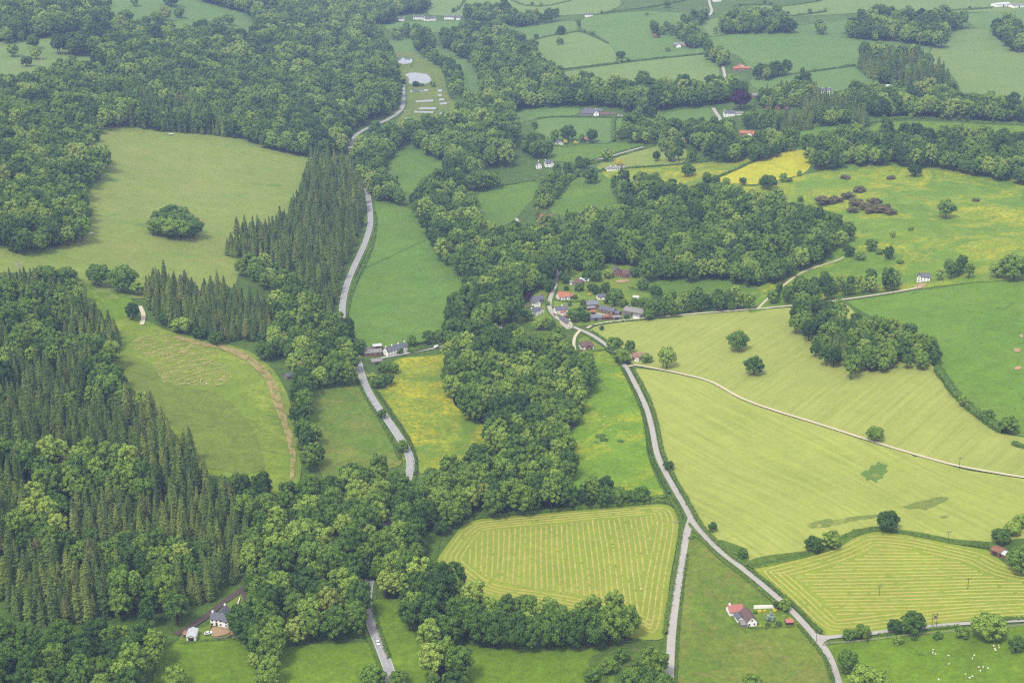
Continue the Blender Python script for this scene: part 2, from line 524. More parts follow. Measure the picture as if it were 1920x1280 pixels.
# woods stand on darker floor (list of woods: outline of the canopy as photographed)
# name, kind, label for its trees, outline, tree scale
WOODS = [
 ("B", "hanging wood on the far skyline above the pale paddock", [(0, -10), (100, -10), (160, 10), (213, 23), (222, 43), (187, 57), (77, 72), (0, 88)], 1.0),
 ("C", "stand of straight conifers along the top edge of the great hay meadow", [(213, 236), (225, 190), (280, 165), (380, 165), (440, 195), (468, 225), (466, 262), (443, 258), (360, 251), (290, 246)], .95),
 ("B", "hanging wood wrapped round the great hay meadow", [(0, 158), (37, 147), (83, 142), (90, 133), (170, 128), (197, 118), (197, 108), (97, 103), (92, 92), (130, 70), (187, 57), (222, 47), (260, 50), (317, 58), (350, 60), (390, 48), (430, 58), (455, 68), (480, 62), (483, 37), (440, 20), (360, 0), (330, -10), (640, -10), (690, 20), (715, 70), (733, 110), (748, 160), (752, 200), (723, 220), (668, 240), (648, 262), (655, 292), (575, 297), (533, 287), (477, 273), (443, 257), (360, 250), (290, 245), (217, 235), (163, 263), (180, 270), (200, 287), (203, 313), (197, 330), (157, 363), (170, 417), (167, 447), (110, 477), (0, 479)], 1.0),
 ("C", "spruce plantation sloping down to the main road", [(575, 297), (640, 292), (658, 300), (672, 350), (690, 385), (684, 410), (655, 475), (631, 540), (628, 598), (600, 585), (587, 545), (520, 492), (437, 483), (422, 480), (424, 447), (457, 425), (535, 410), (553, 370), (567, 330)], 1.0),
 ("B", "leafy belt between the two spruce plantations and the road", [(437, 487), (480, 480), (520, 495), (587, 548), (600, 585), (628, 598), (655, 612), (684, 655), (692, 690), (678, 712), (645, 727), (600, 725), (582, 745), (572, 772), (590, 800), (606, 850), (610, 888), (585, 890), (562, 845), (548, 790), (545, 765), (556, 730), (560, 712), (535, 680), (500, 665), (480, 650), (478, 628), (515, 620), (510, 570), (500, 545), (450, 520)], .92),
 ("C", "small spruce block above the worn meadow", [(272, 520), (283, 505), (333, 515), (390, 522), (437, 533), (500, 560), (518, 600), (515, 632), (430, 645), (367, 630), (310, 612), (285, 590), (268, 560)], .85),
 ("M", "big spruce wood beside the worn meadow", [(0, 508), (60, 512), (140, 528), (165, 550), (180, 580), (222, 600), (228, 640), (208, 660), (215, 690), (245, 725), (290, 765), (345, 810), (380, 850), (400, 880), (430, 900), (450, 950), (465, 1000), (465, 1050), (440, 1095), (400, 1125), (350, 1160), (333, 1180), (290, 1180), (240, 1165), (0, 1185)], 1.0),
 ("B", "leafy wood below the big spruce wood", [(0, 1185), (240, 1165), (290, 1180), (333, 1180), (338, 1205), (300, 1230), (285, 1290), (0, 1290)], 1.0),
 ("B", "river wood between the worn meadow and the striped hayfield", [(380, 862), (397, 873), (463, 883), (512, 905), (527, 925), (556, 903), (575, 888), (610, 892), (650, 882), (690, 868), (745, 878), (762, 895), (775, 892), (800, 873), (860, 862), (912, 832), (917, 805), (880, 795), (855, 772), (840, 757), (836, 727), (838, 660), (838, 640), (800, 625), (820, 618), (840, 590), (857, 567), (877, 530), (853, 510), (817, 487), (797, 430), (773, 390), (765, 372), (800, 345), (835, 338), (870, 350), (895, 375), (902, 400), (905, 420), (940, 428), (962, 424), (978, 437), (1010, 425), (1045, 420), (1060, 500), (1062, 520), (1040, 540), (1022, 548), (990, 550), (965, 570), (985, 590), (1000, 600), (1042, 605), (1062, 625), (1075, 660), (1100, 672), (1113, 673), (1113, 710), (1107, 760), (1080, 803), (1064, 824), (1067, 848), (1080, 905), (1087, 903), (1140, 902), (1213, 918), (1212, 945), (1087, 955), (973, 967), (880, 977), (843, 990), (815, 985), (800, 1000), (795, 1030), (790, 1062), (845, 1062), (868, 1088), (860, 1116), (847, 1150), (850, 1200), (884, 1225), (890, 1290), (808, 1290), (800, 1235), (768, 1195), (757, 1125), (702, 1132), (690, 1150), (698, 1200), (688, 1212), (640, 1208), (600, 1218), (560, 1220), (530, 1205), (520, 1290), (490, 1290), (478, 1235), (450, 1205), (447, 1185), (452, 1140), (474, 1110), (465, 1050), (465, 1000), (450, 950), (430, 900)], 1.0),
 ("B", "belt of tall trees along the foot of the striped hayfield", [(845, 1075), (868, 1088), (870, 1116), (907, 1100), (950, 1124), (1007, 1107), (1063, 1128), (1140, 1117), (1173, 1144), (1197, 1176), (1190, 1206), (1123, 1225), (957, 1225), (887, 1208), (847, 1200)], .92),
 ("B", "thicket where the lane leaves the valley", [(1170, 1290), (1172, 1215), (1200, 1190), (1235, 1200), (1262, 1225), (1270, 1290)], .95),
 ("B", "trees between the upper road bend and the tongue-shaped meadow", [(655, 292), (690, 252), (720, 243), (755, 242), (783, 240), (775, 262), (752, 270), (740, 295), (712, 323), (735, 342), (765, 368), (772, 392), (725, 380), (692, 378), (676, 345), (660, 310)], .9),
 ("B", "trees beside the fish ponds", [(735, 60), (775, 50), (810, 60), (815, 80), (812, 100), (845, 115), (862, 130), (868, 160), (880, 170), (880, 185), (845, 190), (838, 170), (832, 130), (812, 120), (785, 106), (776, 90), (775, 72), (740, 78)], .65),
 ("B", "long wood above the stone farmhouse", [(815, 80), (845, 60), (880, 50), (930, 48), (962, 62), (985, 82), (1003, 95), (1007, 120), (1050, 137), (1070, 153), (1167, 158), (1280, 163), (1345, 158), (1415, 165), (1413, 180), (1345, 200), (1280, 203), (1240, 207), (1207, 216), (1157, 211), (1087, 198), (1017, 203), (952, 205), (968, 245), (973, 270), (958, 290), (962, 305), (945, 320), (925, 330), (925, 352), (885, 365), (840, 345), (833, 322), (840, 307), (803, 293), (773, 277), (773, 267), (783, 235), (840, 218), (870, 200), (905, 165), (900, 140), (880, 118), (855, 104), (820, 88)], 1.0),
 ("B", "wooded dell behind the village", [(1045, 418), (1090, 402), (1140, 400), (1172, 388), (1145, 355), (1142, 337), (1200, 332), (1250, 340), (1268, 352), (1290, 362), (1345, 347), (1425, 368), (1500, 385), (1580, 405), (1602, 430), (1597, 457), (1567, 478), (1517, 503), (1467, 527), (1420, 542), (1347, 526), (1280, 532), (1235, 528), (1205, 537), (1195, 515), (1160, 497), (1140, 500), (1120, 518), (1095, 512), (1060, 505)], 1.0),
 ("m", "triangular copse between the pale crop and the green hill", [(1480, 590), (1493, 567), (1527, 558), (1563, 562), (1593, 580), (1630, 597), (1680, 600), (1723, 614), (1757, 634), (1762, 660), (1753, 694), (1700, 697), (1647, 700), (1613, 712), (1587, 714), (1570, 694), (1533, 677), (1507, 647), (1483, 620)], .85),
 ("B", "tree belt along the track to the small white house", [(1435, 572), (1450, 527), (1500, 520), (1560, 512), (1600, 525), (1650, 515), (1712, 513), (1714, 535), (1660, 548), (1580, 560), (1480, 574)], .72),
 ("B", "tree belt between the farmyard and the pale crop", [(1210, 595), (1215, 562), (1280, 548), (1340, 545), (1380, 545), (1418, 555), (1420, 577), (1380, 584), (1280, 590), (1230, 597)], .75),
 ("B", "clump behind the small white house", [(1747, 525), (1757, 500), (1790, 482), (1828, 490), (1830, 520), (1800, 528)], .75),
 ("B", "big wood along the top of the flowery hill", [(1505, 275), (1540, 258), (1600, 250), (1680, 245), (1720, 258), (1800, 255), (1870, 258), (1925, 255), (1925, 350), (1890, 345), (1850, 335), (1800, 325), (1740, 318), (1700, 312), (1600, 312), (1540, 322), (1515, 317)], .95),
 ("B", "wood behind the golden meadow", [(1285, 272), (1280, 242), (1305, 222), (1345, 232), (1375, 262), (1420, 262), (1440, 252), (1490, 253), (1498, 270), (1497, 284), (1440, 301), (1400, 305), (1330, 306), (1320, 290)], .85),
 ("B", "dark clump in the small paddocks", [(1150, 266), (1153, 240), (1195, 225), (1215, 235), (1260, 220), (1280, 242), (1270, 264), (1230, 272), (1195, 270)], .85),
 ("B", "short belt beside the sheep paddock", [(1210, 302), (1215, 288), (1260, 283), (1325, 287), (1325, 300), (1290, 307)], .75),
 ("B", "far wood on the distant farmland", [(1337, 62), (1345, 40), (1400, 27), (1470, 27), (1480, 40), (1530, 38), (1530, 46), (1485, 55), (1490, 64), (1420, 63), (1345, 66)], .9),
 ("B", "far copse on the distant farmland", [(1497, 60), (1525, 47), (1565, 55), (1565, 66), (1500, 65)], .8),
 ("B", "large far wood on the distant farmland", [(1572, 64), (1600, 45), (1630, 25), (1690, 25), (1720, 27), (1810, 30), (1815, 52), (1770, 65), (1772, 92), (1740, 90), (1680, 79), (1630, 77), (1580, 70)], 1.0),
 ("M", "dark wood beside the pale far pasture", [(1605, 125), (1610, 100), (1640, 90), (1720, 100), (1740, 120), (1775, 140), (1798, 160), (1800, 172), (1730, 168), (1660, 162), (1630, 152)], .95),
 ("B", "clump at the edge of the pale far pasture", [(1860, 52), (1880, 33), (1912, 45), (1912, 60), (1925, 75), (1925, 102), (1890, 97), (1870, 77)], .9),
 ("B", "row of big trees behind the light green meadow", [(1605, 192), (1640, 170), (1790, 168), (1800, 187), (1830, 182), (1925, 190), (1925, 232), (1860, 229), (1800, 226), (1700, 222), (1610, 220)], .9),
 ("m", "garden woodland round the hillside houses", [(1408, 215), (1412, 190), (1440, 165), (1500, 152), (1535, 160), (1530, 180), (1570, 182), (1605, 165), (1640, 172), (1610, 200), (1630, 217), (1625, 242), (1590, 234), (1500, 247), (1460, 252), (1420, 240), (1400, 225)], .8),
 ("B", "thicket by the pair of white gabled houses", [(972, 270), (1000, 252), (1030, 262), (1042, 275), (1025, 295), (1030, 300), (1005, 302), (975, 292)], .85),
 ("B", "scrubby strip climbing beside the upper lane", [(985, 412), (1000, 390), (1005, 350), (1030, 322), (1075, 305), (1110, 300), (1130, 308), (1090, 327), (1060, 350), (1040, 380), (1028, 400), (1000, 415)], .62),
 ("B", "trees behind the row of far white houses", [(645, -5), (805, -5), (807, 26), (740, 27), (742, 45), (700, 48), (690, 25)], .95),
 ("B", "trees among the far white houses", [(865, 38), (870, 18), (900, 12), (935, 15), (968, 22), (965, 33), (985, 38), (990, 30), (1060, 28), (1060, 38), (990, 52), (945, 50), (905, 40)], .8),
 ("B", "trees round the far hillside hamlet", [(1210, 62), (1225, 42), (1260, 52), (1275, 40), (1320, 20), (1330, 40), (1310, 60), (1300, 82), (1282, 78), (1255, 66), (1235, 76)], .65),
 ("B", "thicket by the red-roofed far cottage", [(1320, 110), (1322, 90), (1345, 85), (1352, 100), (1375, 108), (1372, 125), (1345, 127)], .8),
 ("B", "bushes in the fields beyond the red-roofed far cottage", [(1410, 152), (1415, 130), (1440, 128), (1470, 122), (1490, 122), (1490, 142), (1450, 146), (1430, 155)], .8),
 ("B", "garden trees beside the white hillside house", [(1380, 236), (1398, 222), (1412, 212), (1425, 232), (1448, 238), (1440, 254), (1420, 250), (1415, 240), (1390, 242)], .7),
 ("B", "trees above the long orange-roofed house", [(1352, 262), (1352, 238), (1378, 226), (1384, 245), (1380, 264)], .7),
 ("B", "orchard trees behind the pink brick house", [(1228, 272), (1235, 256), (1280, 256), (1284, 285), (1240, 287)], .6),
 ("B", "trees east of the stone farmhouse", [(1165, 222), (1170, 205), (1240, 206), (1232, 224)], .7),
 ("B", "trees by the pale hut under the hamlet", [(1283, 92), (1288, 70), (1318, 62), (1328, 78), (1320, 92)], .8),
 ("B", "scrub below the village gardens", [(1085, 545), (1100, 532), (1150, 535), (1165, 548), (1130, 555), (1115, 562), (1098, 552)], .55),
]
CLEARINGS = [  # open patches inside the outlines above: lawns, ponds, roads, yards
 [(505, 5), (565, 3), (575, 12), (550, 20), (510, 15)], [(585, 92), (640, 92), (650, 104), (640, 110), (590, 106)],
 [(15, 348), (30, 345), (42, 358), (30, 368), (18, 362)],
 [(925, 612), (1000, 612), (1045, 640), (1035, 660), (960, 650), (925, 630)],
 [(727, 1003), (742, 998), (752, 1008), (742, 1022), (728, 1020)],
 [(400, 1105), (462, 1100), (470, 1120), (450, 1200), (340, 1205), (335, 1185), (395, 1130)],
 [(1415, 205), (1500, 203), (1512, 215), (1490, 232), (1440, 230), (1418, 222)],
 [(722, 232), (756, 232), (756, 255), (722, 255)], [(850, 184), (882, 184), (884, 206), (850, 206)], [(733, 98), (780, 98), (780, 130), (733, 130)],
 [(1006, 392), (1042, 392), (1046, 426), (1006, 426)], [(985, 556), (1030, 552), (1030, 604), (990, 602)],
 [(1140, 500), (1192, 500), (1200, 528), (1145, 528)],
 [(902, 318), (940, 312), (968, 318), (968, 340), (930, 350), (905, 345)],
]

# ------------------------------------------------------------------ fields
def fields(rows):
    for mat, label, poly in rows:
        sheet("field", poly, mat, label)
fields([
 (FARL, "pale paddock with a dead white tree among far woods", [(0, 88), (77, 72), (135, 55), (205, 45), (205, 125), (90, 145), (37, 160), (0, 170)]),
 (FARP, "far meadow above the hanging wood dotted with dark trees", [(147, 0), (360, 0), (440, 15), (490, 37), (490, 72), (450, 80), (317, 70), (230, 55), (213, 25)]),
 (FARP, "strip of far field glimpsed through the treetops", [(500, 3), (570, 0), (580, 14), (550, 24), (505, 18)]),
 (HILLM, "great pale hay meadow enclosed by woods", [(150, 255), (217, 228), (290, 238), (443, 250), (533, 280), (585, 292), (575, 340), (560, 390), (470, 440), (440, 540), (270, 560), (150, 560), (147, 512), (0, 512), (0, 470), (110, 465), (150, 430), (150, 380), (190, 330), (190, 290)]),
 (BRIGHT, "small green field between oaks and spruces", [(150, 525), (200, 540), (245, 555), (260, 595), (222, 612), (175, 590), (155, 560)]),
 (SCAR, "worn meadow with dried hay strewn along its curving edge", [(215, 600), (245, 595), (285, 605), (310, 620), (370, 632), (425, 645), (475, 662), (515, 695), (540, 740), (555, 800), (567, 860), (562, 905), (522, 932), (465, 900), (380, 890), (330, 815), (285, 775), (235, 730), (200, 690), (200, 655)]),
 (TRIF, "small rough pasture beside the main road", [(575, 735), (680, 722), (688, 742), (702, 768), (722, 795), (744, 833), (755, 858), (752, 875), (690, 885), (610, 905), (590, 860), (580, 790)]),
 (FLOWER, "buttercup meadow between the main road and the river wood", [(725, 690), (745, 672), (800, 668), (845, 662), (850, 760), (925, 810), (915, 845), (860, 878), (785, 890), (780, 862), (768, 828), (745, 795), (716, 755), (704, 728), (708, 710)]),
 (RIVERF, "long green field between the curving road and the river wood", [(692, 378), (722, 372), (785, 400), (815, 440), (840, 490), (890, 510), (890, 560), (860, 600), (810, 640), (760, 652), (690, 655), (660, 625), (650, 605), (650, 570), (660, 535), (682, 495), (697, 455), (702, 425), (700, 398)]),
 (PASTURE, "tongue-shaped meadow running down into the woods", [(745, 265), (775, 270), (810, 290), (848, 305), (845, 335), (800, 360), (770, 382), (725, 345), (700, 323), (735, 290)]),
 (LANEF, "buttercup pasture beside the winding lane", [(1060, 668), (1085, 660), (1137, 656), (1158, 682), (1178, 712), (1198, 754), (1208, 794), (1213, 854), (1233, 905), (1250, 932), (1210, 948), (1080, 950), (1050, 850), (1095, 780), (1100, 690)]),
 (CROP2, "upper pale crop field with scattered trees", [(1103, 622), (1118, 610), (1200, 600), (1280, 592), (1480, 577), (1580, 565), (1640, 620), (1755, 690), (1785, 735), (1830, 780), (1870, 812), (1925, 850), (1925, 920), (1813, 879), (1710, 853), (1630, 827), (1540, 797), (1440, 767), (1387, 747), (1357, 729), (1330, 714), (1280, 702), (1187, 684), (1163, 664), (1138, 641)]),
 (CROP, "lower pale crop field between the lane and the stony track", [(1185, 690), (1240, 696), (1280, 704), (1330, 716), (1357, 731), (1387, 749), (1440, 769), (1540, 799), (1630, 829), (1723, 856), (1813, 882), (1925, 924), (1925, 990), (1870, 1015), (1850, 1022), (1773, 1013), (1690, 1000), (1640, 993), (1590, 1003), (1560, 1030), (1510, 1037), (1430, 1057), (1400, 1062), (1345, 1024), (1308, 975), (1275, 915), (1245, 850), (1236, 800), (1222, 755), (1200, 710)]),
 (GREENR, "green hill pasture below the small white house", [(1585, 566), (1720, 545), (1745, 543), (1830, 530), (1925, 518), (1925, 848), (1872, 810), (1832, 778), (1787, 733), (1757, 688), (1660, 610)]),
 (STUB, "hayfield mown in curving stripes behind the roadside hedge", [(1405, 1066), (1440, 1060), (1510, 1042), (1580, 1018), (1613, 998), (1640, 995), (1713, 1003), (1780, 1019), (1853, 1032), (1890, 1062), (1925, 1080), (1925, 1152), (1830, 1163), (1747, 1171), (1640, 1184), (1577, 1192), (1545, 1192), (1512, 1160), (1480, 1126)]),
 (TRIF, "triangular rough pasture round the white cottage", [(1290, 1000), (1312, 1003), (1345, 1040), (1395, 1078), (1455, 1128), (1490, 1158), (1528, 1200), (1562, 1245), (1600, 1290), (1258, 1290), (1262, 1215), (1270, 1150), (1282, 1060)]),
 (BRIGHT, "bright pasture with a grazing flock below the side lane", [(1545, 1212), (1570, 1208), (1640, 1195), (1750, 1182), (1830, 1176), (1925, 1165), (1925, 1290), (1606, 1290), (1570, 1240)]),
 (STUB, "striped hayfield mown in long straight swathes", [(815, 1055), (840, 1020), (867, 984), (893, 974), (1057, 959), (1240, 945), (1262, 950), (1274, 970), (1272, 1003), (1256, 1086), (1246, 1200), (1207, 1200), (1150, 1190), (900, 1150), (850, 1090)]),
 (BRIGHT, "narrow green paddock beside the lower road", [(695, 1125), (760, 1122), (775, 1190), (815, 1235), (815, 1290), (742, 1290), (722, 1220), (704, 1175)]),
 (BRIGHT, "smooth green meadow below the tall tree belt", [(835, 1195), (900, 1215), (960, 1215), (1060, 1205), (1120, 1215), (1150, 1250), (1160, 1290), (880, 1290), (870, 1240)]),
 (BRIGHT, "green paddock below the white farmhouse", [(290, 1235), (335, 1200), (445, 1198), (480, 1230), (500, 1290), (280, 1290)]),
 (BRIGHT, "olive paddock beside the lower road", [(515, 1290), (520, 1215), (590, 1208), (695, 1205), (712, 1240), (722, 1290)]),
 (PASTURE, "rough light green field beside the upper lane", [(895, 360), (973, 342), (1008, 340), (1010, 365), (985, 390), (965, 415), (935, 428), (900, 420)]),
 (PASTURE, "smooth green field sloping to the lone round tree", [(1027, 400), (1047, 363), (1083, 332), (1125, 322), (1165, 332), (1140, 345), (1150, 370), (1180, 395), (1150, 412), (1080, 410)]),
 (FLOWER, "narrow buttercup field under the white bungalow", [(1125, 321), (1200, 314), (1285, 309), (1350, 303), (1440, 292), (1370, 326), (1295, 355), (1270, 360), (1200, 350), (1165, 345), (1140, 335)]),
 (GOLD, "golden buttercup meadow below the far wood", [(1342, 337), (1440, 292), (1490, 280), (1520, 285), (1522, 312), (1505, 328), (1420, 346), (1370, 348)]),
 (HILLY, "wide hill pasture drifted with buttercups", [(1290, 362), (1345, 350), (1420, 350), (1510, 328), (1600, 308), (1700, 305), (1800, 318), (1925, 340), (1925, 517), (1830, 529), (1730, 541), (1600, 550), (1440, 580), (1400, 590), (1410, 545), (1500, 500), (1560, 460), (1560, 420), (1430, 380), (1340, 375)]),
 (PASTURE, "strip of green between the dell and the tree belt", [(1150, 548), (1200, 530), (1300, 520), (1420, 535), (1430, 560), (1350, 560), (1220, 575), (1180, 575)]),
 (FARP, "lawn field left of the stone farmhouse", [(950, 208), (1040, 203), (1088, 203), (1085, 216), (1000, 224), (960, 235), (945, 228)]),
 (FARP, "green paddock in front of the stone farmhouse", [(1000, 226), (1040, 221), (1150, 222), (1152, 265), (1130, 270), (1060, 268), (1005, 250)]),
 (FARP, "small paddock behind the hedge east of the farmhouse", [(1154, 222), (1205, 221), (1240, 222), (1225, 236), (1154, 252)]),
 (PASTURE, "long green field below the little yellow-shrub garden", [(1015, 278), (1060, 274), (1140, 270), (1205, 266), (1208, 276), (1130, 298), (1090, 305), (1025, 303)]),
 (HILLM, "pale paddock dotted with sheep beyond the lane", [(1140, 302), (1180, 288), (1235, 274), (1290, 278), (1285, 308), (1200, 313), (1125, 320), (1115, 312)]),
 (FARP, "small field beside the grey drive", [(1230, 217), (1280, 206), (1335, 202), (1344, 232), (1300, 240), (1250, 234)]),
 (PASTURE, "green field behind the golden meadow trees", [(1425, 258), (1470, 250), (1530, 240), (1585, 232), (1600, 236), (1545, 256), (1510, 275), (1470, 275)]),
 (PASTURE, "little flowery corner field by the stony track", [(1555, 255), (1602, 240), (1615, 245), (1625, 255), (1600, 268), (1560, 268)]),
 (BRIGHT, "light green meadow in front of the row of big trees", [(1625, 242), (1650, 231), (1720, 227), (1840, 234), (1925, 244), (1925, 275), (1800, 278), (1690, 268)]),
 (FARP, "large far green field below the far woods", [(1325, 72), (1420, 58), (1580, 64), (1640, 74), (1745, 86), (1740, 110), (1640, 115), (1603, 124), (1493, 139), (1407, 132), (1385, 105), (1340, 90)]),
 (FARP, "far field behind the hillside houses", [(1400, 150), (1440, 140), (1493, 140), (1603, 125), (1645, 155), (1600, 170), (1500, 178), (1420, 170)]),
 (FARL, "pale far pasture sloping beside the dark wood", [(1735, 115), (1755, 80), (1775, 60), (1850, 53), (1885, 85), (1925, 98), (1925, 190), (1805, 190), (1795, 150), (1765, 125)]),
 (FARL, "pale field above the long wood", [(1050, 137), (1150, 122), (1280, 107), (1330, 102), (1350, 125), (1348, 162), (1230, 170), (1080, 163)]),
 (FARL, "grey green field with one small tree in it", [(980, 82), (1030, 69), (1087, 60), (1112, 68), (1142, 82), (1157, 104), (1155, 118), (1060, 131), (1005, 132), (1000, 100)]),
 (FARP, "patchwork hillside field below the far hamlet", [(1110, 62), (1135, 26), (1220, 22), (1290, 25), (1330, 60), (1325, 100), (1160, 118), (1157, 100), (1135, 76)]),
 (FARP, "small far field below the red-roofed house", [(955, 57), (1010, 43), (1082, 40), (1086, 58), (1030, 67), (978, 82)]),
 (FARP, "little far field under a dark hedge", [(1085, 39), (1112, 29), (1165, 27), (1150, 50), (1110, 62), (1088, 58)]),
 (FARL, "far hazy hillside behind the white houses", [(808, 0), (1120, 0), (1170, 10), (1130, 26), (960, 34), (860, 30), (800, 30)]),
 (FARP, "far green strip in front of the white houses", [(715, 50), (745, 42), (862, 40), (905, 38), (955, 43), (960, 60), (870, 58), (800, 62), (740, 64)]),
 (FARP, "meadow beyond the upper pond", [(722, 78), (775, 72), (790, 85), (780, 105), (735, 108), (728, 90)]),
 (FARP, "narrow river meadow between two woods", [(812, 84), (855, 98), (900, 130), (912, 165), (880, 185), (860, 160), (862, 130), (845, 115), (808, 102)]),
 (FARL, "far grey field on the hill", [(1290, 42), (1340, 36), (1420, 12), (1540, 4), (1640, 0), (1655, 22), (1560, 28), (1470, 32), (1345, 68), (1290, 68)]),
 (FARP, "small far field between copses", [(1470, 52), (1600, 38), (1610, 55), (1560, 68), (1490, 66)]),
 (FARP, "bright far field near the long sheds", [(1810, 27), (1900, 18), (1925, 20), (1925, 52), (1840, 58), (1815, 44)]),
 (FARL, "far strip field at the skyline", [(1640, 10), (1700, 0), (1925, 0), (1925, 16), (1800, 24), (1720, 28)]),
])
sheet("pond_bank", [(733, 98), (778, 98), (800, 112), (830, 128), (842, 190), (880, 196), (875, 215), (845, 226), (790, 240), (742, 245), (745, 225), (762, 205), (756, 165)], FISHG, "olive grass banks round the fish ponds")
sheet("village_green", [(960, 615), (985, 570), (1000, 545), (1045, 530), (1070, 510), (1130, 495), (1195, 500), (1215, 540), (1225, 595), (1110, 610), (1060, 615), (1020, 608)], GARDEN, "gardens and lawns between the village houses")
sheet("rough_ground", [(700, 985), (780, 980), (830, 990), (820, 1050), (760, 1065), (700, 1060)], SCRUB, "rough scrubby ground between river wood and hayfield")
sheet("rough_ground", [(1100, 1235), (1190, 1195), (1250, 1210), (1262, 1290), (1150, 1290)], SCRUB, "bracken slope beside the lower lane thicket")
sheet("rough_ground", [(915, 612), (1000, 605), (1055, 640), (1060, 670), (960, 660), (915, 640)], SCRUB, "overgrown glade inside the river wood")
sheet("garden", [(1085, 632), (1110, 632), (1150, 652), (1135, 660), (1085, 662)], GARDEN, "lawn round the brick bungalow")
sheet("garden", [(1411, 1142), (1480, 1140), (1489, 1174), (1412, 1177)], GARDEN, "flowery lawn beside the white cottage", lift=.45)
sheet("garden", [(390, 1175), (440, 1110), (465, 1108), (462, 1170), (455, 1200), (330, 1208), (345, 1180)], GARDEN, "lawn behind the white farmhouse")
sheet("crop_patch", [(1613, 890), (1622, 882), (1628, 884), (1634, 872), (1641, 874), (1646, 866), (1655, 871), (1664, 872), (1661, 880), (1665, 884), (1656, 890), (1655, 897), (1645, 900), (1643, 907), (1634, 900), (1624, 901), (1622, 895)], MATS["lush_smudge"], "dark green patch in the pale crop", lift=.5, smooth=-1, res=5)
sheet("crop_patch", [(1690, 951), (1705, 947), (1718, 941), (1735, 939), (1750, 934), (1764, 932), (1780, 934), (1772, 941), (1760, 946), (1745, 953), (1735, 957), (1722, 954), (1706, 955)], MATS["olive_smudge"], "long dark tongue in the pale crop above the hedge", lift=.5, smooth=-1, res=5)
sheet("crop_patch", [(1512, 983), (1555, 972), (1565, 976), (1600, 969), (1655, 964), (1655, 970), (1600, 977), (1560, 988), (1515, 991)], MATS["olive_smudge"], "thin dark band in the pale crop beside the bank", lift=.5)
sheet("crop_patch", [(1760, 970), (1775, 966), (1782, 970), (1770, 974)], MATS["olive_smudge"], "little dark fleck in the pale crop", lift=.5)
sheet("field_bank", [(1398, 1052), (1440, 1042), (1510, 1034), (1560, 1020), (1590, 998), (1640, 987), (1720, 998), (1790, 1012), (1870, 1018), (1870, 1030), (1780, 1020), (1700, 1003), (1640, 996), (1600, 1008), (1570, 1030), (1510, 1046), (1440, 1062), (1405, 1068)], BANK, "rough gorsy bank between crop and hayfield", lift=.45)
sheet("field_bank", [(1345, 1010), (1402, 1030), (1405, 1062), (1380, 1055), (1350, 1030)], BANK, "rough corner of turf beside the lane", lift=.45)
OLIVE = grass_mat("olive_sward", C(134, 156, 66), C(122, 142, 64), C(132, 150, 66), (.45, .7), .03, tuft=.2)
sheet("field", [(212, 668), (235, 665), (285, 680), (300, 712), (345, 728), (400, 735), (440, 760), (480, 815), (500, 880), (465, 892), (385, 878), (345, 815), (290, 770), (240, 722)], OLIVE, "darker uncut olive sward in the worn meadow", lift=.42)
sheet("dry_grass", [(285, 690), (300, 660), (340, 655), (390, 672), (430, 690), (440, 715), (400, 728), (330, 722), (300, 712)], MATS["dry_hay"], "dried hay strewn over the middle of the worn meadow", lift=.6, kind="stuff")
sheet("dry_grass", [(240, 650), (262, 630), (310, 625), (400, 650), (420, 665), (350, 668), (280, 672)], MATS["dry_hay"], "dried hay strewn across the head of the worn meadow", lift=.6, kind="stuff")
sheet("dry_grass", [(320, 632), (345, 632), (385, 645), (425, 648), (470, 668), (505, 698), (522, 730), (532, 765), (545, 810), (556, 855), (550, 905), (543, 905), (546, 860), (530, 800), (515, 765), (498, 712), (465, 680), (420, 657), (370, 648)], MATS["dry_strip"], "swathe of straw-coloured cut grass along the meadow edge", lift=.65, kind="stuff")

# ------------------------------------------------------------------ roads
A1 = [(756, 160), (757, 200), (747, 213), (720, 229), (690, 240), (667, 253), (656, 273), (660, 293), (678, 330), (692, 372), (695, 410), (694, 428), (682, 464), (662, 504), (648, 540), (641, 577), (643, 602), (652, 625), (668, 665), (678, 705), (690, 735), (705, 760), (725, 786), (745, 815), (764, 845), (772, 870), (766, 895), (745, 950), (715, 1020), (693, 1080), (686, 1130), (694, 1165), (704, 1190), (716, 1220), (735, 1270), (745, 1290)]
LANE = [(1050, 500), (1043, 525), (1040, 540), (1031, 560), (1029, 580), (1043, 597), (1067, 610), (1087, 619), (1107, 627), (1133, 644), (1160, 670), (1177, 694), (1194, 727), (1212, 764), (1223, 804), (1231, 854), (1250, 892), (1272, 930), (1287, 955), (1300, 982), (1320, 1004), (1347, 1033), (1397, 1070), (1460, 1123), (1494, 1155), (1530, 1196), (1563, 1240), (1602, 1290)]
LOWER = [(1296, 974), (1290, 992), (1284, 1015), (1277, 1060), (1263, 1150), (1257, 1215), (1251, 1290)]
SIDE = [(1533, 1199), (1560, 1195), (1640, 1188), (1663, 1184), (1747, 1175), (1827, 1168), (1925, 1156)]
def road(name, P, w, mat, label, lift=.5, verge=True):
    o = ribbon(name, P, w, MATS[mat], lift)
    tag(o, label, None, None, "structure")
    return o
